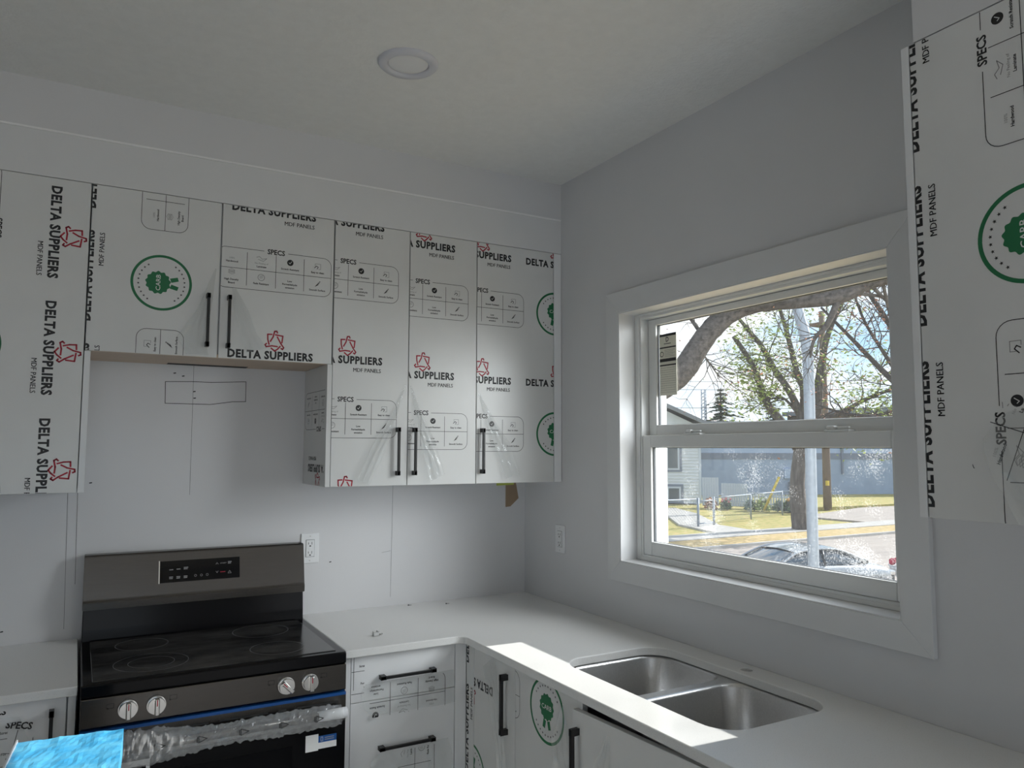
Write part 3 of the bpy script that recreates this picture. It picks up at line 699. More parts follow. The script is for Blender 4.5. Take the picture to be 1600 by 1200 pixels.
# ================================================================== RANGE
RX0, RX1 = -1.800, -1.047
rg = thing('electric_range', 'stainless and black glass-top electric range with plastic still on its handle', 'range', (-1.4235, -.33, 0))
box('body', (RX0 + .002, -.605, .03), (RX1 - .002, -.012, .900), 'black_enamel', rg, .002)
for fx in (RX0 + .06, RX1 - .06):
    for fy in (-.55, -.08):
        bm = bmesh.new(); cyl(bm, (fx, fy, 0), (fx, fy, .032), .018); finish('foot', bm, 'black_enamel', rg)
ck = box('cooktop', (RX0, -.640, .882), (RX1, -.088, .918), 'black_enamel', rg, .005)
gl = box('glass_surface', (RX0 + .028, -.612, .9165), (RX1 - .028, -.110, .9205), 'black_glass_dusty', ck, .0015)
for cx, cy, rr in ((-1.61, -.475, .105), (-1.61, -.475, .065), (-1.235, -.49, .085), (-1.62, -.225, .08), (-1.235, -.225, .095)):
    bm = bmesh.new(); R2 = [[bm.verts.new((cx + q * math.cos(2 * math.pi * k / 64), cy + q * math.sin(2 * math.pi * k / 64), .9208)) for k in range(64)] for q in (rr - .0008, rr + .0008)]
    for k in range(64): bm.faces.new([R2[0][k], R2[1][k], R2[1][(k + 1) % 64], R2[0][(k + 1) % 64]])
    finish('burner_marking', bm, 'burner_ring', gl)
# back guard: black riser and tilted stainless face
bm = bmesh.new(); prism(bm, [(-.092, .905), (-.012, .905), (-.012, 1.03), (-.080, 1.03), (-.088, .955)], RX0 + .004, RX1 - .002, 0); bmesh.ops.bevel(bm, geom=bm.edges[:], offset=.002, segments=1, affect='EDGES'); finish('riser', bm, 'black_enamel', rg)
bm = bmesh.new(); prism(bm, [(-.098, 1.022), (-.012, 1.022), (-.012, 1.203), (-.060, 1.203), (-.066, 1.198), (-.094, 1.055), (-.099, 1.045)], RX0 + .002, RX1, 0); bmesh.ops.bevel(bm, geom=bm.edges[:], offset=.0015, segments=2, affect='EDGES')
bgd = finish('back_guard', bm, 'stainless', rg)
def bgp(x, s):      # point on tilted face; s = height up the face
    t = (s - 1.055) / (1.198 - 1.055); return V((x, -.094 + t * .028, s))
bgn = V((0, -.143, -.028)).normalized(); bgn = V((0, -.981, .192))
def plate(bm, xa, xb, za, zb, h0, h1, mi=0):
    vs = []
    for h in (h0, h1): vs.append([bm.verts.new(bgp(x, z) + bgn * h) for x, z in ((xa, za), (xb, za), (xb, zb), (xa, zb))])
    for f in ([vs[0][::-1], vs[1]] + [[vs[0][i], vs[0][(i + 1) % 4], vs[1][(i + 1) % 4], vs[1][i]] for i in range(4)]):
        bm.faces.new(f).material_index = mi
bm = bmesh.new(); plate(bm, -1.562, -1.288, 1.094, 1.168, -.002, .003); dsp = finish('display_panel', bm, 'black_glass', bgd)
bm = bmesh.new(); plate(bm, -1.565, -1.561, 1.092, 1.170, -.002, .004); finish('bezel_edge', bm, 'chrome', bgd)
A = Art()
A.text('grey', 'START', .205, .053, .022, .0045, .01)
for x, y, w in ((.032, .042, .013), (.056, .043, .013), (.080, .047, .015), (.080, .042, .013), (.032, .017, .013), (.032, .012, .012), (.056, .017, .013), (.056, .012, .012), (.080, .017, .013), (.080, .012, .012), (.232, .057, .013), (.232, .052, .011)):
    A.poly('grey', [(x, y), (x + w, y), (x + w, y + .0028), (x, y + .0028)])
for x in (.120, .140, .160): A.ring('grey', (x, .018), .0032, .0042, 12)
A.stroke('grey', [(.190, .052), (.194, .058), (.198, .052)], .0012); A.stroke('grey', [(.190, .028), (.194, .022), (.198, .028)], .0012); A.stroke('red', [(.206, .024), (.222, .024)], .0024)
A.stroke('grey', [(.232, .018), (.238, .027), (.244, .018), (.232, .018)], .001)
bm = bmesh.new()
for ink, p, _l in A.p:
    f = bm.faces.new([bm.verts.new(bgp(-1.562 + q[0], 1.094 + q[1]) + bgn * .0034) for q in p]); f.material_index = INK[ink]
finish('display_print', bm, INKM, dsp)
# control panel and knobs
YP = -.642
cp = box('control_panel', (RX0 + .001, YP, .800), (RX1 - .001, -.606, .881), 'stainless', rg, .003)
for kx, turn in ((-1.680, 0), (-1.607, 0), (-1.240, 45), (-1.166, 0)):
    kb = bmesh.new(); kz = .841
    cyl(kb, (kx, YP, kz), (kx, YP - .007, kz), .0265, .0255, 32); cyl(kb, (kx, YP - .007, kz), (kx, YP - .020, kz), .0235, .0225, 32)
    M_ = Matrix.Translation((kx, 0, kz)) @ Matrix.Rotation(math.radians(-turn), 4, 'Y')
    abox(kb, (-.0065, YP - .034, -.023), (.0065, YP - .018, .023), .003, mtx=M_)
    k_ = finish('knob', kb, 'chrome', rg)
    bm = bmesh.new(); abox(bm, (-.0014, YP - .0346, .004), (.0014, YP - .033, .021), mtx=M_); finish('pointer', bm, 'ink_red', k_)
    A = Art(); s = -.045 if kx < -1.65 or abs(kx + 1.24) < .01 else .045
    A.stroke('black', [(s - .009, .008), (s + .009, .008), (s + .009, .020), (s - .009, .020), (s - .009, .008)], .001); A.disc('black', (s - .006 if s < 0 else s - .009, .008), .002)
    bm = bmesh.new()
    for _, p, _l in A.p: bm.faces.new([bm.verts.new((kx + q[0], YP - .0004, kz + q[1])) for q in p])
    bmesh.ops.recalc_face_normals(bm, faces=bm.faces[:]); finish('burner_icon', bm, 'ink_black', cp)
# oven door
dr = box('oven_door', (RX0 + .001, -.645, .22), (RX1 - .001, -.606, .790), 'stainless', rg, .003)
box('blue_film_strip', (RX0 + .002, -.6465, .786), (RX1 - .002, -.61, .7945), 'blue_film', dr)
box('door_glass', (RX0 + .003, -.6475, .235), (RX1 - .003, -.640, .706), 'black_glass', dr, .001)
bm = bmesh.new(); abox(bm, (RX0 + .13, -.6482, .30), (RX1 - .17, -.6470, .655)); finish('viewing_window', bm, 'black_enamel', dr)
for xa, xb in ((-1.775, -1.705), (-1.676, -1.650), (-1.618, -1.465), (-1.432, -1.292), (-1.262, -1.238), (-1.205, -1.075)):
    box('vent_slot', (xa, -.6458, .7645), (xb, -.640, .770), 'dark_hole', dr)
sv = box('storage_drawer', (RX0 + .001, -.643, .045), (RX1 - .001, -.606, .212), 'stainless', rg, .003)
hd = bmesh.new(); tube(hd, [(-1.765, -.690, .745), (-1.062, -.690, .745)], [.0125, .0125], 20)
for x in (-1.745, -1.082): abox(hd, (x - .011, -.690, .735), (x + .011, -.643, .755), .003)
hdl = finish('handle', hd, 'stainless', dr)
bm = bmesh.new(); tube(bm, [(-1.150, -.690, .745), (-1.10, -.690, .745), (-1.060, -.690, .745)], [.015, .0165, .0165], 20); finish('foam_sleeve', bm, 'foam_white', hdl)
# crinkled clear wrap round the handle
def crinkle(pts, r0, seed, n=26, amp=.007):
    bm = bmesh.new(); rings = []
    for i, x in enumerate(pts):
        t = i / (len(pts) - 1); rr = r0 * (1 + .35 * math.sin(t * 9) * (1 - t)) * (1.25 - .35 * t); ring = []
        for k in range(n):
            a = 2 * math.pi * k / n
            q = noise.noise(V((x * 70, math.cos(a) * 2.2, math.sin(a) * 2.2 + seed))) + .6 * noise.noise(V((x * 180, math.cos(a) * 5, math.sin(a) * 5)))
            r = max(.0168, rr + amp * q)
            ring.append(bm.verts.new((x, -.690 - r * .85 * math.cos(a), .742 + r * 1.15 * math.sin(a))))
        rings.append(ring)
    for i in range(len(rings) - 1):
        for k in range(n): bm.faces.new([rings[i][k], rings[i][(k + 1) % n], rings[i + 1][(k + 1) % n], rings[i + 1][k]])
    return finish('crinkled_wrap', bm, 'crinkle_film', hdl)
crinkle([-1.77 + .0055 * k for k in range(127)], .028, 5)
for cx in (-1.60, -1.49, -1.375, -1.26, -1.155):
    A = Art(); A.stroke('black', [(-.010, -.009), (.012, 0), (-.010, .009), (-.010, -.009)], .0022); A.stroke('black', [(-.014, -.007), (-.014, .007)], .0028)
    bm = bmesh.new()
    for _, p, _l in A.p: bm.faces.new([bm.verts.new((cx + q[0], -.7225, .750 + q[1])) for q in p])
    bmesh.ops.recalc_face_normals(bm, faces=bm.faces[:]); finish('recycling_mark', bm, 'ink_black', hdl)
# stickers on the glass
box('sticker', (-1.176, -.6482, .628), (-1.136, -.6474, .678), 'paper_white', dr); box('sticker', (-1.136, -.6482, .632), (-1.078, -.6474, .651), 'paper_white', dr)
sk2 = box('sticker', (-1.136, -.6482, .651), (-1.078, -.6474, .671), 'blue_film', dr)
A = Art(); A.stroke('white', [(.008, .004), (.014, .004), (.014, .016), (.008, .016), (.008, .004)], .001)
for k in range(2): A.poly('grey', [(.02, .006 + .006 * k), (.05, .006 + .006 * k), (.05, .0085 + .006 * k), (.02, .0085 + .006 * k)])
bm = bmesh.new()
for ink, p, _l in A.p: bm.faces.new([bm.verts.new((-1.136 + q[0], -.6486, .651 + q[1])) for q in p]).material_index = INK[ink]
bmesh.ops.recalc_face_normals(bm, faces=bm.faces[:]); finish('sticker_print', bm, INKM, sk2)
s3 = box('sticker', (-1.74, -.6482, .60), (-1.618, -.6474, .696), 'paper_white', dr); box('sticker_centre', (-1.73, -.6486, .61), (-1.628, -.6480, .680), 'black_enamel', s3)

# ================================================================== SMALL THINGS
def outlet(label, org, U, nrm):
    org, U, nrm = V(org), V(U), V(nrm); Mx = Matrix.Identity(4)
    for i in range(3): Mx[i][0], Mx[i][1], Mx[i][2], Mx[i][3] = U[i], (0, 0, 1)[i], nrm[i], org[i]
    o = thing('wall_outlet', label, 'outlet', org)
    def part(name, p0, p1, mt, par, bev=0.):
        bm = bmesh.new(); abox(bm, p0, p1, bev); 
        for v in bm.verts: v.co = Mx @ v.co
        bmesh.ops.recalc_face_normals(bm, faces=bm.faces[:]); return finish(name, bm, mt, par)
    part('plate', (-.036, -.059, 0), (.036, .059, .006), 'plastic_white', o, .002)
    r = part('receptacle', (-.0165, -.033, .004), (.0165, .033, .0085), 'plastic_white', o, .001)
    part('receptacle_gap', (-.0178, -.0343, .004), (.0178, .0343, .0063), 'gasket', o)
    for s in (-1, 1):
        for a, b in ((-.007, .004), (.0065, .0055)): part('slot', (a - .001, s * .018 - b + .002, .008), (a + .001, s * .018 + b + .002, .0089), 'dark_hole', r)
        part('slot', (-.003, s * .018 - .011, .008), (.003, s * .018 - .006, .0089), 'dark_hole', r)
        part('screw', (-.0025, s * .048 - .0025, .005), (.0025, s * .048 + .0025, .0068), 'zinc', o, .0005)
    part('button', (-.006, -.003, .008), (.006, .003, .0092), 'plastic_white', r, .0005)
outlet('white duplex wall outlet beside the back guard of the range', (-1.0055, -.0005, 1.174), (1, 0, 0), (0, -1, 0))
outlet('white duplex wall outlet on the window wall near the corner', (-.0005, -.309, 1.187), (0, -1, 0), (-1, 0, 0))

bm = bmesh.new(); pc = V((-.885, -.47, CZ + .0005))
abox(bm, pc + V((-.014, -.008, 0)), pc + V((.012, .008, .0016)), .0005); abox(bm, pc + V((-.014, -.008, 0)), pc + V((-.0124, .008, .016)), .0005); abox(bm, pc + V((-.0124, -.006, .012)), pc + V((.008, .006, .0136)), .0005)
cyl(bm, pc + V((.002, 0, .0136)), pc + V((.002, 0, .019)), .004, n=12); cyl(bm, pc + V((.012, .002, .003)), pc + V((.022, .006, .003)), .0028, n=10)
recentre(tag(finish('metal_clip', bm, 'zinc'), 'small bent metal clip lying on the counter right of the range', 'clip'))
for px, py, lb in ((-.594, -.045, 'tiny dark screw at the back of the counter, nearer the range'), (-.441, -.092, 'tiny dark screw at the back of the counter, nearer the corner')):
    bm = bmesh.new(); cyl(bm, (px, py, CZ + .003), (px + .016, py + .004, CZ + .0016), .0013, .0006, 8); cyl(bm, (px - .0015, py - .0004, CZ + .0034), (px, py, CZ + .003), .0032, .0020, 10)
    recentre(tag(finish('screw', bm, 'dark_hole'), lb, 'screw'))

# tall carton with a bright blue top standing in front of the range
bxn = thing('tall_carton', 'pale carton topped with bright blue plastic in front of the range', 'box', (-1.845, -1.235, 0))
Mb = Matrix.Translation((-1.845, -1.235, 0)) @ Matrix.Rotation(math.radians(-5), 4, 'Z')
bm = bmesh.new(); abox(bm, (-.108, -.32, .001), (.108, .32, .868), .004, mtx=Mb); finish('carton', bm, 'cardboard', bxn)  # out-of-view length extended so its sunlit side bounces light onto the lower doors
bm = bmesh.new()
gx, gy = 26, 36; g = []
for i in range(gx + 1):
    row = []
    for k in range(gy + 1):
        u, v = i / gx * 2 - 1, k / gy * 2 - 1
        h = .878 + .003 * noise.noise(V((u * 3, v * 5, 1))) + .0016 * noise.noise(V((u * 11, v * 13, 2)))
        if abs(u) < .62 and abs(v + .1) < .66: h -= .0012
        row.append(bm.verts.new(Mb @ V((u * .112, v * .324, h))))
    g.append(row)
for i in range(gx):
    for k in range(gy): bm.faces.new([g[i][k], g[i + 1][k], g[i + 1][k + 1], g[i][k + 1]])
ext = bmesh.ops.extrude_edge_only(bm, edges=[e for e in bm.edges if len(e.link_faces) == 1])
for v in [x for x in ext['geom'] if isinstance(x, bmesh.types.BMVert)]: v.co.z = .815 + .006 * noise.noise(v.co * 25)
bmesh.ops.recalc_face_normals(bm, faces=bm.faces[:])
finish('blue_cover', bm, 'blue_plastic', bxn)
bm = bmesh.new(); abox(bm, (-.1165, -.326, .80), (-.1125, .327, .884), .001, mtx=Mb); finish('white_edge', bm, 'foam_white', bxn)

# ================================================================== OUTDOORS
G = -1.2
random.seed(7)
def ground(name, pts, z0_, z1_, mt):
    bm = bmesh.new(); prism(bm, pts, z0_, z1_, 2); return tag(finish(name, bm, mt), kind='structure')
ground('ground_lawn', [(-30, 13.1), (120, 13.1), (120, 120), (-30, 120)], G - .3, G - .05, 'lawn')
ground('ground_yard', [(.2, -20), (60, -20), (60, 3.2), (.2, 3.2)], G - .05, G - .01, 'lawn_leafy')
bm = bmesh.new(); prism(bm, [(3.2, -1.42), (8.5, -1.42), (13.0, G - .045), (13.0, G - .5), (3.2, G - .5)], -30, 110, 0); tag(finish('road', bm, 'asphalt'), kind='structure')
ground('kerb', [(-30, 13.0), (110, 13.0), (110, 13.15), (-30, 13.15)], G - .06, G + .03, 'concrete')
ground('verge', [(-30, 13.15), (24.4, 13.15), (24.4, 14.6), (-30, 14.6)], G - .05, G + .0, 'lawn_leafy')
ground('sidewalk', [(-30, 14.6), (110, 14.6), (110, 15.75), (-30, 15.75)], G - .05, G + .02, 'concrete')
ground('driveway', [(24.6, 13.15), (40, 13.15), (33, 21.2), (24.2, 18.6)], G - .05, G + .012, 'asphalt')
ground('front_walk', [(16.6, 15.6), (18.3, 15.6), (18.6, 17.6), (21.3, 21.6), (22.6, 24.5), (20.2, 25.0), (19.6, 21.6), (17.4, 18.4)], G - .05, G + .012, 'concrete')
ground('bank', [(26.5, 20.6), (120, 17.2), (120, 40), (26.5, 40)], G - .05, G + .10, 'lawn')

# long blue-grey block building
bl = thing('building', 'long low blue-grey block building with a dark band behind the street tree', 'building', (40, 28, G))
P0, P1 = V((22.0, 33.0, 0)), V((62, 16.8, 0)); dv = (P1 - P0).normalized(); nv = V((-dv.y, dv.x, 0))
def bslab(name, t0, t1, off, dep, z0_, z1_, mt, par=bl):
    a, b = P0 + dv * t0 - nv * off, P0 + dv * t1 - nv * off; c, e = b + nv * dep, a + nv * dep
    bm = bmesh.new(); prism(bm, [(q.x, q.y) for q in (a, b, c, e)], z0_, z1_, 2); return finish(name, bm, mt, par)
LB = (P1 - P0).length
bw = bslab('wall', 0, LB, 0, 10, G, 1.0, 'block_blue'); bslab('band', 0, LB, .03, 10, .96, 1.32, 'block_band'); bslab('upper_wall', 0, LB, 0, 10, 1.3, 2.9, 'block_top'); bslab('roof', -.2, LB + .2, .15, 10.4, 2.9, 3.15, 'roof_grey')
for t in (5.2, 16.7): bslab('downpipe', t, t + .12, .12, .12, G + (1.3 if t > 10 else .2), 2.9, 'block_band')
bslab('meter_box', 13.1, 13.5, .15, .15, -.15, .4, 'block_top')
for t in (13.35, 13.75): bslab('vent_pipe', t, t + .14, .2, .15, G, -.35, 'block_band')
# further building with flat brown roof line
b7 = thing('building', 'distant flat-roofed tan building above the block wall', 'building', (60, 38, G))
bm = bmesh.new(); abox(bm, (52, 33, G), (74, 43, 4.4)); finish('wall', bm, 'pole_wood', b7); bm = bmesh.new(); abox(bm, (51.7, 32.7, 4.4), (74.3, 43.3, 4.75)); finish('roof', bm, 'roof_grey', b7)

# house with lap siding
hs = thing('house', 'pale clapboard house at the far left across the street', 'building', (22, 29.5, G))
C0 = V((25.65, 25.94, 0)); hd1 = V((-.80, .60, 0)); hd1 = V((-.74, .67, 0)).normalized(); hd2 = V((.67, .74, 0)).normalized()
def hquad(bm, s0, s1, z0_, z1_, off, dep):
    a, b = C0 + hd1 * s0 - hd2 * off, C0 + hd1 * s1 - hd2 * off; c, e = b + hd2 * dep, a + hd2 * dep
    prism(bm, [(q.x, q.y) for q in (a, b, c, e)], z0_, z1_, 2)
bm = bmesh.new(); hquad(bm, .02, 9, G, 2.75, -.02, 8); wl = finish('wall', bm, 'siding', hs)
zz = G
while zz < 2.7:
    bm = bmesh.new(); a, b = C0 + hd1 * .0, C0 + hd1 * 9
    q = [a - hd2 * .035, b - hd2 * .035, b - hd2 * .005, a - hd2 * .005]
    vs = [bm.verts.new((p.x, p.y, zz)) for p in q[:2]] + [bm.verts.new((p.x, p.y, zz + .155)) for p in q[2:]]
    vb = [bm.verts.new((p.x, p.y, zz)) for p in (q[3], q[2])]
    bm.faces.new(vs); bm.faces.new([vs[1], vs[0], vb[0], vb[1]]); bm.faces.new([vs[0], vs[3], vb[0]]); bm.faces.new([vs[1], vb[1], vs[2]])
    finish('clapboard', bm, 'siding', wl); zz += .155
bm = bmesh.new(); hquad(bm, -.02, .10, G, 2.75, .05, .3); finish('corner_board', bm, 'picket_white', hs)
for s0, s1, z0_, z1_ in ((1.05, 2.3, .48, 1.75), (1.0, 2.3, -1.10, -.36)):
    bm = bmesh.new(); hquad(bm, s0 - .12, s1 + .12, z0_ - .10, z1_ + .12, .055, .1); w_ = finish('window', bm, 'block_band', hs)
    bm = bmesh.new(); hquad(bm, s0, s1, z0_, z1_, .075, .1); finish('window_frame', bm, 'picket_white', w_)
    for k in range(2):
        m0 = s0 + .09 + k * (s1 - s0 - .09) / 2; bm = bmesh.new(); hquad(bm, m0, m0 + (s1 - s0) / 2 - .14, z0_ + .09, z1_ - .09, .085, .05); finish('pane', bm, 'house_glass', w_)
bm = bmesh.new(); a, b = C0 - hd2 * .5 - hd1 * .45, C0 - hd2 * .5 + hd1 * 9; mdl = C0 + hd1 * 4.4
pts = [C0 - hd1 * .5, C0 + hd1 * 4.5, C0 + hd1 * 9.5]
vs = []
for o_ in (-.45, 8.3):
    vs.append([bm.verts.new((p.x + hd2.x * o_, p.y + hd2.y * o_, z)) for p, z in zip(pts, (2.65, 5.0, 2.65))] + [bm.verts.new((p.x + hd2.x * o_, p.y + hd2.y * o_, z)) for p, z in zip(pts[::-1], (2.85, 5.22, 2.85))])
A0, B0 = vs
bm.faces.new(A0); bm.faces.new(B0[::-1])
for i in range(6): bm.faces.new([A0[i], B0[i], B0[(i + 1) % 6], A0[(i + 1) % 6]])
bmesh.ops.recalc_face_normals(bm, faces=bm.faces[:]); finish('roof', bm, 'roof_grey', hs)
bm = bmesh.new(); q = [(C0 + hd1 * .05), (C0 + hd1 * 4.5), (C0 + hd1 * 8.95)]
fr_ = [[bm.verts.new((p.x + hd2.x * o_, p.y + hd2.y * o_, z)) for p, z in zip(q, (2.7, 4.9, 2.7))] for o_ in (0, .15)]
bm.faces.new(fr_[0]); bm.faces.new(fr_[1][::-1])
for i in range(3): bm.faces.new([fr_[0][i], fr_[1][i], fr_[1][(i + 1) % 3], fr_[0][(i + 1) % 3]])
bmesh.ops.recalc_face_normals(bm, faces=bm.faces[:]); finish('gable_end', bm, 'siding', hs)

# fences
def fence_boards(name, label, a, b, z0_, za, zb, w, gap, t=.03, cat='fence', rails=True):
    a, b = V(a), V(b); f_ = thing(name, label, cat, (a.x, a.y, z0_)); d_ = (b - a); ln = d_.length; d_.normalize(); n_ = V((-d_.y, d_.x))
    s = 0; bm = bmesh.new()
    while s < ln - w * .5:
        z1_ = za + (zb - za) * s / ln
        p, q = a + d_ * s, a + d_ * (s + w)
        pts = [(p.x, p.y), (q.x, q.y), (q.x + n_.x * t, q.y + n_.y * t), (p.x + n_.x * t, p.y + n_.y * t)]
        fs_ = prism(bm, pts, z0_ + .05, z1_, 2); s += w + gap
    o = finish('picket_row', bm, 'picket_white', f_); o['kind'] = 'stuff'
    if rails:
        bm = bmesh.new()
        for rz in (.25, .8):
            z = z0_ + (za - z0_) * rz; zz_ = z0_ + (zb - z0_) * rz
            tube(bm, [(a.x + n_.x * .06, a.y + n_.y * .06, z), (b.x + n_.x * .06, b.y + n_.y * .06, zz_)], [.04, .04], 6)
        finish('rail', bm, 'picket_white', f_)
    return f_
fence_boards('panel_fence', 'tall white board fence panel against the pale house', (24.35, 24.5), (24.85, 23.95), G, .19, .19, .10, .01)
fence_boards('panel_fence', 'lower white board fence panel behind the flower bed', (24.95, 23.85), (25.75, 23.02), G, -.07, -.09, .10, .01)
fence_boards('picket_fence', 'long low white picket fence running behind the street tree', (25.8, 22.95), (27.6, 20.9), G, -.46, -.64, .07, .05)
cf = thing('chain_link_fence', 'galvanised chain-link fence along the yard across the street', 'fence', (17.6, 17.2, G))
FP = [V((13.0, 17.4)), V((17.5, 17.5)), V((18.45, 17.7)), V((21.3, 18.6)), V((24.0, 19.4)), V((27.0, 20.2))]
for i, p in enumerate(FP):
    bm = bmesh.new(); r = .045 if i in (1, 2) else .03; cyl(bm, (p.x, p.y, G), (p.x, p.y, G + 1.02), r, n=10); finish('post', bm, 'galvanised', cf)
for a, b in ((0, 1), (2, 3), (3, 4), (4, 5), (1, 2)):
    bm = bmesh.new(); z = G + (.98 if (a, b) != (1, 2) else .9)
    cyl(bm, (FP[a].x, FP[a].y, z), (FP[b].x, FP[b].y, z), .022, n=8)
    if (a, b) == (1, 2): cyl(bm, (FP[a].x, FP[a].y, G + .1), (FP[b].x, FP[b].y, G + .1), .022, n=8)
    finish('top_rail', bm, 'galvanised', cf)
bm = bmesh.new()
for a, b in ((0, 1), (2, 3), (3, 4), (4, 5)):
    L_ = (FP[b] - FP[a]).length; n_ = int(L_ / .12)
    for k in range(n_):
        for sgn in (0, 1):
            p = FP[a].lerp(FP[b], k / n_); q = FP[a].lerp(FP[b], min(1, (k + 8) / n_))
            z0_, z1_ = (G + .05, G + .97) if sgn == 0 else (G + .97, G + .05)
            tube(bm, [(p.x, p.y, z0_), (q.x, q.y, z1_)], [.0022, .0022], 3, caps=False)
o = finish('wire_mesh', bm, 'galvanised', cf); o['kind'] = 'stuff'

# flower bed
def shrub(label, c, r, mt, petal=None, nl=160, seed=0, hgt=1.0, name='shrub', cat='plant'):
    rnd = random.Random(seed); s_ = thing(name, label, cat, c)
    bm = bmesh.new()
    for k in range(nl):
        d_ = V((rnd.gauss(0, 1), rnd.gauss(0, 1), abs(rnd.gauss(0, 1)) * hgt)); d_.normalize(); p = V(c) + V((d_.x * r, d_.y * r, d_.z * r * hgt * 1.2)) * rnd.uniform(.5, 1)
        a = V((rnd.gauss(0, 1), rnd.gauss(0, 1), rnd.gauss(0, 1))).normalized(); b = a.orthogonal().normalized(); l_ = r * .28
        bm.faces.new([bm.verts.new(p - a * l_), bm.verts.new(p + b * l_ * .5), bm.verts.new(p + a * l_), bm.verts.new(p - b * l_ * .5)])
    finish('leaves', bm, mt, s_)
    bm = bmesh.new()
    for k in range(5):
        t = 2 * math.pi * k / 5; tube(bm, [V(c), V(c) + V((.4 * r * math.cos(t), .4 * r * math.sin(t), r * hgt))], [.02, .008], 5)
    finish('stem', bm, 'bark', s_)
    if petal:
        bm = bmesh.new()
        for k in range(7):
            p = V(c) + V((rnd.uniform(-.6, .6) * r, rnd.uniform(-.6, .6) * r, r * hgt * rnd.uniform(.9, 1.5))); t_ = bmesh.new(); bmesh.ops.create_icosphere(t_, subdivisions=1, radius=r * .22)
            for v in t_.verts: v.co += p
            merge(bm, t_)
        finish('blossom', bm, petal, s_)
sh = [((24.0, 23.6), .40, 'leaf_brown', None, 'rusty brown shrub beside the pale house'), ((24.3, 22.9), .36, 'bush_green', 'petal_pink', 'pink-flowered shrub next to the rusty brown one'),
      ((24.9, 22.0), .38, 'bush_green', None, 'plain dark green shrub in front of the lower fence panel'), ((25.15, 21.5), .46, 'leaf_green', 'petal_white', 'white-flowered light green shrub in the bed'),
      ((25.5, 20.9), .40, 'bush_green', None, 'low green shrub under the yellow slanting stake'), ((25.7, 20.5), .42, 'bush_green', 'petal_orange', 'orange-flowered shrub nearest the street tree'), ((25.4, 19.7), .45, 'bush_green', None, 'dark green shrub partly behind the street tree trunk')]
for k, ((x, y), r, mt, pt, lb) in enumerate(sh): shrub(lb, (x, y, G), r * .8, mt, pt, 220, k, 1.3)
bm = bmesh.new(); cyl(bm, (24.79, 21.11, -1.15), (25.25, 20.62, .33), .055, n=8); recentre(tag(finish('guy_marker', bm, 'marker_yellow'), 'yellow slanting marker stake behind the flower bed', 'stake'))

# trees
def leaves(bm, centres, n, spread, size, rnd):
    for k in range(n):
        c = rnd.choice(centres); p = c + V((rnd.gauss(0, spread), rnd.gauss(0, spread), rnd.gauss(0, spread)))
        a = V((rnd.gauss(0, 1), rnd.gauss(0, 1), rnd.gauss(0, 1))).normalized(); b = a.orthogonal().normalized(); l_ = size * rnd.uniform(.6, 1.3)
        bm.faces.new([bm.verts.new(p - a * l_), bm.verts.new(p + b * l_ * .45), bm.verts.new(p + a * l_), bm.verts.new(p - b * l_ * .45)])
def smoothpath(pts, sub=4):
    P = [V(p) for p in pts]; out = []
    for i in range(len(P) - 1):
        p0, p1, p2, p3 = P[max(i - 1, 0)], P[i], P[i + 1], P[min(i + 2, len(P) - 1)]
        for k in range(sub):
            t = k / sub; out.append(.5 * ((2 * p1) + (p2 - p0) * t + (2 * p0 - 5 * p1 + 4 * p2 - p3) * t * t + (-p0 + 3 * p1 - 3 * p2 + p3) * t ** 3))
    return out + [P[-1]]
def twigs(bm, path, r, count, length, rnd, tips, depth=2, start=.25, droop=0.):
    for k in range(count):
        i = int(len(path) * rnd.uniform(start, .99)); i = min(i, len(path) - 2); p = path[i]; d_ = (path[i + 1] - path[i]).normalized()
        s = d_.orthogonal().normalized(); s.rotate(Matrix.Rotation(rnd.uniform(0, 6.28), 3, d_))
        dd = (d_ * rnd.uniform(.3, 1) + s * rnd.uniform(.5, 1.1) + V((0, 0, rnd.uniform(-.1, .5) - droop))).normalized(); ln = length * rnd.uniform(.5, 1.2)
        pts = [p]
        for q in range(4):
            dd = (dd + V((rnd.gauss(0, .22), rnd.gauss(0, .22), rnd.gauss(0, .22) - droop * .2))).normalized(); pts.append(pts[-1] + dd * ln / 4)
        tube(bm, pts, [r, r * .75, r * .55, r * .4, r * .2], 5, caps=False); tips += pts[2:]
        if depth > 1: twigs(bm, pts, r * .5, 4, ln * .55, rnd, tips, depth - 1, .2, droop)
def tree(name, label, base, branches, radii, nleaf, spread, size, leafmat, barkmat, seed, tw=(8, 1.2), rtw=.03, depth=2, droop=0., leaf_from=1):
    rnd = random.Random(seed); t_ = thing(name, label, 'tree', base); bm = bmesh.new(); tb = bmesh.new(); tips = []
    for k, (pts, (ra, rb)) in enumerate(zip(branches, radii)):
        path = smoothpath(pts); n_ = len(path)
        tube(bm, path, [(ra + (rb - ra) * (i / (n_ - 1))) * (1 + .10 * noise.noise(V((i * 1.3, k, seed)))) for i in range(n_)], 14 if ra > .08 else 7)
        if k >= leaf_from: twigs(tb, path, rtw, tw[0], tw[1], rnd, tips, depth, .3, droop)
    finish('trunk', bm, barkmat, t_, True); o = finish('twigs', tb, barkmat, t_); o['kind'] = 'stuff'
    bm = bmesh.new(); leaves(bm, tips, nleaf, spread, size, rnd); o = finish('foliage', bm, leafmat, t_); o['kind'] = 'stuff'
    return t_
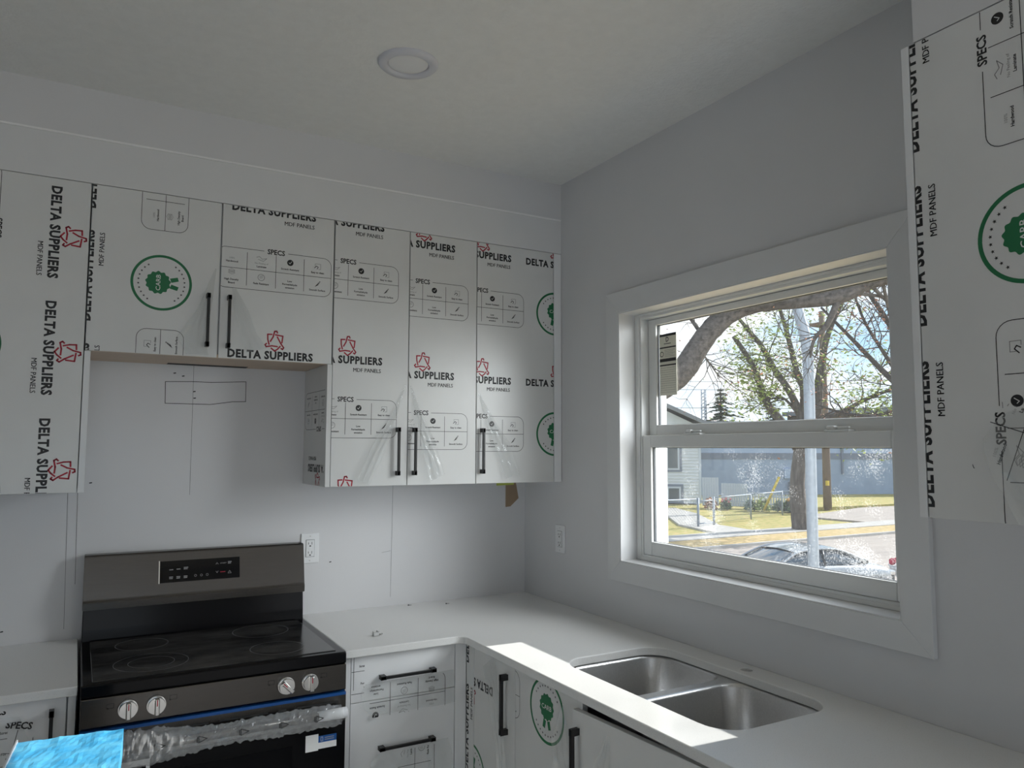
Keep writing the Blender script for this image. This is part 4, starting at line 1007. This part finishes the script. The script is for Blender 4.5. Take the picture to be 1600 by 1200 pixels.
tree('street_tree', 'forked street tree with yellow-green leaves across the road', (19.96, 15.08, G),
     [[(19.95, 15.1, G - .05), (19.92, 15.14, -.6), (19.91, 15.16, .4), (20.0, 15.05, 1.6), (20.05, 14.98, 2.6)],
      [(19.95, 15.08, 1.5), (19.6, 15.5, 2.5), (19.31, 15.84, 3.12), (19.14, 16.03, 3.88), (18.95, 16.2, 4.6), (18.5, 16.6, 5.6)],
      [(20.05, 14.98, 2.5), (19.82, 15.26, 3.51), (19.48, 15.66, 4.39), (19.2, 15.97, 5.23), (18.9, 16.29, 5.83), (18.4, 16.8, 6.8)],
      [(20.06, 14.97, 2.5), (20.1, 14.93, 3.61), (19.97, 15.08, 4.19), (19.85, 15.23, 5.13), (19.72, 15.38, 6.01), (19.5, 15.6, 7.2)],
      [(20.05, 14.98, 2.3), (20.35, 14.62, 2.9), (20.4, 14.55, 3.83), (20.5, 14.43, 4.74), (20.63, 14.26, 5.59), (20.9, 13.9, 6.6)],
      [(20.15, 14.85, 2.3), (20.54, 14.37, 2.63), (20.86, 13.96, 2.85), (21.32, 13.33, 3.28), (21.9, 12.5, 3.7), (22.4, 11.6, 4.3)],
      [(20.3, 14.65, 2.5), (20.8, 14.1, 2.72), (21.4, 13.2, 2.7), (22.1, 12.2, 3.0)],
      [(20.05, 15.0, 2.6), (19.7, 15.4, 3.3), (19.5, 15.7, 3.35), (19.2, 16.0, 3.3)]],
     [(.30, .21), (.17, .08), (.14, .05), (.15, .05), (.19, .07), (.10, .04), (.07, .03), (.06, .02)], 5200, .36, .085, 'leaf_green', 'bark_grey', 5, (9, 1.5), .028)
tree('shade_tree', 'large dark-barked tree with an arching limb close outside the window', (1.95, 2.7, G),
     [[(1.95, 2.75, G - .05), (1.97, 2.70, 0), (2.02, 2.55, 1.2), (2.22, 2.20, 1.85), (2.45, 1.84, 2.10), (2.55, 1.70, 2.24), (2.61, 1.63, 2.38), (2.69, 1.55, 2.54), (2.80, 1.45, 2.68), (2.92, 1.33, 2.755), (3.05, 1.18, 2.775), (3.17, 1.04, 2.775), (3.30, .87, 2.775), (3.40, .75, 2.80), (3.47, .66, 2.86), (3.62, .45, 2.92), (3.8, .2, 2.95)],
      [(3.36, .80, 2.77), (3.40, .80, 2.95), (3.6, .7, 3.2)],
      [(3.36, .79, 2.78), (3.28, .86, 2.55), (3.22, .93, 2.45), (3.2, .96, 2.30)],
      [(3.44, .70, 2.80), (3.75, .62, 2.78), (4.1, .35, 2.70)],
      [(3.50, .62, 2.86), (3.85, .62, 2.68), (4.2, .45, 2.45)],
      [(3.55, .55, 2.88), (4.0, .75, 2.5), (4.3, .75, 2.2)],
      [(2.66, 1.58, 2.50), (2.6, 1.75, 2.75), (2.55, 1.95, 2.9)],
      [(2.62, 1.62, 2.42), (2.85, 1.75, 2.35), (3.05, 1.8, 2.2)]],
     [(.125, .045), (.03, .012), (.03, .008), (.018, .006), (.018, .005), (.015, .005), (.02, .006), (.012, .004)], 900, .09, .013, 'leaf_brown', 'bark', 9, (16, .62), .0045, 2, .06)
tree('rust_tree', 'rusty brown-leaved tree filling the upper right of the window view', (7.6, 2.6, G),
     [[(7.6, 2.6, G - .05), (7.62, 2.58, .5), (7.6, 2.6, 1.6), (7.5, 2.75, 2.3)],
      [(7.55, 2.65, 2.0), (7.3, 3.05, 2.5), (7.1, 3.4, 3.0), (6.9, 3.75, 3.5)],
      [(7.5, 2.75, 2.3), (7.35, 3.0, 3.1), (7.15, 3.3, 3.8), (7.0, 3.6, 4.6)],
      [(7.58, 2.62, 1.6), (7.3, 3.1, 1.95), (7.05, 3.55, 2.05), (6.85, 3.9, 2.2)],
      [(7.5, 2.75, 2.3), (7.5, 2.8, 3.2), (7.4, 2.95, 4.2)],
      [(7.35, 3.0, 2.6), (7.2, 3.1, 2.9), (7.0, 3.2, 3.3), (6.8, 3.3, 4.0)]],
     [(.12, .08), (.05, .015), (.05, .015), (.035, .01), (.045, .015), (.03, .01)], 1300, .12, .026, 'leaf_brown', 'bark', 21, (9, .8), .010, 2, .05)
# tall poles, wires
upo = thing('utility_pole', 'brown wooden utility pole with a yellow tag right of the street tree', 'pole', (28.25, 20.5, G))
bm = bmesh.new(); cyl(bm, (28.25, 20.5, G), (28.25, 20.5, 8.0), .19, .13, 12); finish('shaft', bm, 'pole_wood', upo)
bm = bmesh.new(); abox(bm, (27.9, 20.2, 7.3), (28.6, 20.9, 7.45)); finish('cross_arm', bm, 'pole_wood', upo)
bm = bmesh.new(); abox(bm, (28.02, 20.28, -.1), (28.14, 20.40, .12)); finish('tag', bm, 'marker_yellow', upo)
bm = bmesh.new(); tube(bm, smoothpath([(4.365, 1.935, G), (4.365, 1.935, 1.0), (4.37, 1.93, 2.3), (4.36, 1.94, 2.62), (4.33, 1.975, 2.85), (4.27, 2.04, 3.1), (4.0, 2.3, 3.5)], 6), [.052] * 37, 18)
recentre(tag(finish('steel_pole', bm, 'galvanised', smooth=True), 'slender galvanised steel pole with a bent top outside the window', 'pole'))
tw_ = thing('radio_mast', 'thin lattice radio mast on the skyline', 'mast', (46.55, 47.47, G))
for k in range(3):
    t = 2 * math.pi * k / 3; bm = bmesh.new(); cyl(bm, (46.55 + .3 * math.cos(t), 47.47 + .3 * math.sin(t), G), (46.55 + .22 * math.cos(t), 47.47 + .22 * math.sin(t), 6.8), .05, n=6); finish('leg', bm, 'galvanised', tw_)
bm = bmesh.new()
for i in range(26):
    for k in range(3):
        t, t2 = 2 * math.pi * k / 3, 2 * math.pi * (k + 1) / 3; z = G + .3 * i
        tube(bm, [(46.55 + .28 * math.cos(t), 47.47 + .28 * math.sin(t), z), (46.55 + .28 * math.cos(t2), 47.47 + .28 * math.sin(t2), z + .3)], [.025, .025], 4, caps=False)
finish('lattice', bm, 'galvanised', tw_)
def conifer(label, x, y, top, r, seed):
    rnd = random.Random(seed); t_ = thing('conifer', label, 'tree', (x, y, G), 'conifers on the skyline'); bm = bmesh.new(); cyl(bm, (x, y, G), (x, y, top), .3, .03, 8); finish('trunk', bm, 'bark', t_)
    bm = bmesh.new(); z = G + 1.5
    while z < top:
        f_ = (top - z) / (top - G); n_ = 9
        for k in range(n_):
            a = rnd.uniform(0, 6.28); l_ = r * (f_ ** .8) * rnd.uniform(.6, 1.15) + .12
            for q in range(5):
                s = (q + 1) / 5; p = V((x + math.cos(a) * l_ * s, y + math.sin(a) * l_ * s, z - .25 * l_ * s + rnd.uniform(-.08, .08))); w = .42 * (1.2 - s) + .16
                u_ = V((math.cos(a), math.sin(a), -.2)) * l_ * .16; v_ = V((-math.sin(a), math.cos(a), rnd.uniform(-.3, .3))) * w
                bm.faces.new([bm.verts.new(p - u_), bm.verts.new(p + v_), bm.verts.new(p + u_), bm.verts.new(p - v_)])
        z += .34
    o = finish('needles', bm, 'needle_green', t_); o['kind'] = 'stuff'
conifer('tall dark conifer standing right of the radio mast', 47.6, 46.5, 6.9, 4.2, 1); conifer('smaller conifer behind the street tree leaves', 50.6, 43.3, 5.6, 3.4, 2); conifer('conifer rising behind the pale house roof', 42.6, 51.0, 5.4, 4.6, 3)
for k, (za, zb, lb) in enumerate(((5.9, 6.3, 'highest'), (5.3, 5.6, 'middle'), (3.9, 4.1, 'lowest'))):
    bm = bmesh.new(); a, b = V((18, 62, za + 2)), V((62, 24, zb + .6)); pts = [a.lerp(b, i / 14) - V((0, 0, .5 * math.sin(math.pi * i / 14))) for i in range(15)]
    tube(bm, pts, [.018] * 15, 5); recentre(tag(finish('power_line', bm, 'wire'), f'{lb} of the three thin power lines across the sky', 'wire'))

# parked car: lofted body along +x, seen from behind its near rear corner
car = thing('car', 'silver sedan parked in the street below the window', 'car', (0, 0, 0))
cz = 0; cx0, cy = -2.1, 0
prof = [(0, .62, .92), (.10, .45, 1.0), (.55, .36, 1.03), (1.0, .33, 1.04), (1.9, .33, 1.0), (2.9, .33, .98), (3.4, .34, .93), (3.9, .36, .84), (4.15, .42, .72), (4.24, .52, .62)]   # x, bottom, shoulder
bm = bmesh.new(); prev = None; wid = .86
for i, (x, zb, zs) in enumerate(prof):
    k = 1 - .22 * max(0, 1 - x / .5) ** 2 - .28 * max(0, (x - 3.5) / .74) ** 2; w = wid * k
    sec = [(-w * .94, zb), (-w, zb + .18), (-w, zs - .16), (-w * .93, zs - .03), (-w * .6, zs + .015), (0, zs + .03), (w * .6, zs + .015), (w * .93, zs - .03), (w, zs - .16), (w, zb + .18), (w * .94, zb)]
    ring = [bm.verts.new((cx0 + x, cy + a, cz + b)) for a, b in sec]
    if prev:
        for j in range(len(ring) - 1): bm.faces.new([prev[j], prev[j + 1], ring[j + 1], ring[j]]).smooth = True
        bm.faces.new([prev[-1], prev[0], ring[0], ring[-1]])
    else: bm.faces.new(ring)
    prev = ring
bm.faces.new(prev[::-1]); bmesh.ops.recalc_face_normals(bm, faces=bm.faces[:])
cbody = finish('body', bm, 'car_silver', car)
gh = [(.60, 1.02, .0), (1.25, 1.30, .86), (1.75, 1.37, 1), (2.3, 1.355, 1), (2.65, 1.28, .9), (3.30, .96, .0)]
bm = bmesh.new(); prev = None
for x, z, k in gh:
    w = .78 - .14 * k; ring = [bm.verts.new((cx0 + x, cy + a, cz + b)) for a, b in ((-.80, .98), (-w, max(.985, z - .05)), (-w * .75, max(.99, z - .01)), (0, max(1.0, z + .012)), (w * .75, max(.99, z - .01)), (w, max(.985, z - .05)), (.80, .98))]
    if prev:
        for j in range(len(ring) - 1): bm.faces.new([prev[j], prev[j + 1], ring[j + 1], ring[j]]).smooth = True
    prev = ring
bmesh.ops.recalc_face_normals(bm, faces=bm.faces[:]); cg = finish('cabin_glass', bm, 'car_glass', car)
bm = bmesh.new()
rr = [(1.22, 1.30), (1.5, 1.345), (1.75, 1.378), (2.05, 1.375), (2.35, 1.362), (2.6, 1.31)]; prev = None
for x, z in rr:
    ring = [bm.verts.new((cx0 + x, cy + a, cz + z + b)) for a, b in ((-.655, -.035), (-.48, .0), (0, .022), (.48, .0), (.655, -.035))]
    if prev:
        for j in range(4): bm.faces.new([prev[j], prev[j + 1], ring[j + 1], ring[j]]).smooth = True
    prev = ring
finish('roof_panel', bm, 'car_silver', car)
for s in (-1, 1):
    bm = bmesh.new()
    tube(bm, smoothpath([(cx0 + .62, cy + s * .775, cz + 1.01), (cx0 + 1.22, cy + s * .665, cz + 1.27), (cx0 + 1.75, cy + s * .645, cz + 1.335), (cx0 + 2.3, cy + s * .645, cz + 1.325), (cx0 + 2.66, cy + s * .66, cz + 1.25), (cx0 + 3.28, cy + s * .765, cz + .985)], 4), [.028] * 21, 8); finish('roof_rail', bm, 'car_silver', car)
    bm = bmesh.new(); tube(bm, [(cx0 + 1.95, cy + s * .80, cz + .98), (cx0 + 1.98, cy + s * .655, cz + 1.33)], [.03, .03], 6); finish('door_pillar', bm, 'car_dark', car)
    bm = bmesh.new(); abox(bm, (cx0 + 2.95, cy + s * .82, cz + .98), (cx0 + 3.08, cy + s * .98, cz + 1.09), .02); finish('side_mirror', bm, 'car_dark', car)
    bm = bmesh.new(); abox(bm, (cx0 + 4.0, cy + s * .50, cz + .62), (cx0 + 4.18, cy + s * .72, cz + .74), .03); finish('headlight', bm, 'chrome', car)
    bm = bmesh.new(); abox(bm, (cx0 + .02, cy + s * .50, cz + .72), (cx0 + .16, cy + s * .74, cz + .90), .03); finish('tail_light', bm, 'petal_red', car)
    for x in (.85, 3.5):
        bm = bmesh.new(); cyl(bm, (cx0 + x, cy + s * .68, cz + .32), (cx0 + x, cy + s * .875, cz + .32), .32, n=24); wh = finish('wheel', bm, 'tyre', car)
        bm = bmesh.new(); cyl(bm, (cx0 + x, cy + s * .87, cz + .32), (cx0 + x, cy + s * .885, cz + .32), .2, n=20); finish('hubcap', bm, 'galvanised', wh)
car.location = (10.9, 7.4, -1.42); car.rotation_euler.z = math.radians(-10); car.scale = (.8, .8, .8)
# flower tub by the far side of the road
tb_ = thing('flower_tub', 'small grey tub of red flowers at the right edge of the window', 'planter', (14.2, 7.55, G - .045))
bm = bmesh.new(); lathe(bm, (14.2, 7.55, G - .045), [(.16, 0), (.26, .12), (.30, .26), (.27, .26), (.25, .22), (.001, .22)], 24); finish('tub', bm, 'tub_grey', tb_)
bm = bmesh.new(); rnd = random.Random(3)
for k in range(16):
    t_ = bmesh.new(); bmesh.ops.create_icosphere(t_, subdivisions=1, radius=.07)
    p = V((14.2 + rnd.uniform(-.2, .2), 7.55 + rnd.uniform(-.2, .2), G + .26 + rnd.uniform(-.02, .08)))
    for v in t_.verts: v.co += p
    merge(bm, t_, k % 4 == 0)
finish('blossom', bm, ['petal_red', 'petal_white'], tb_)
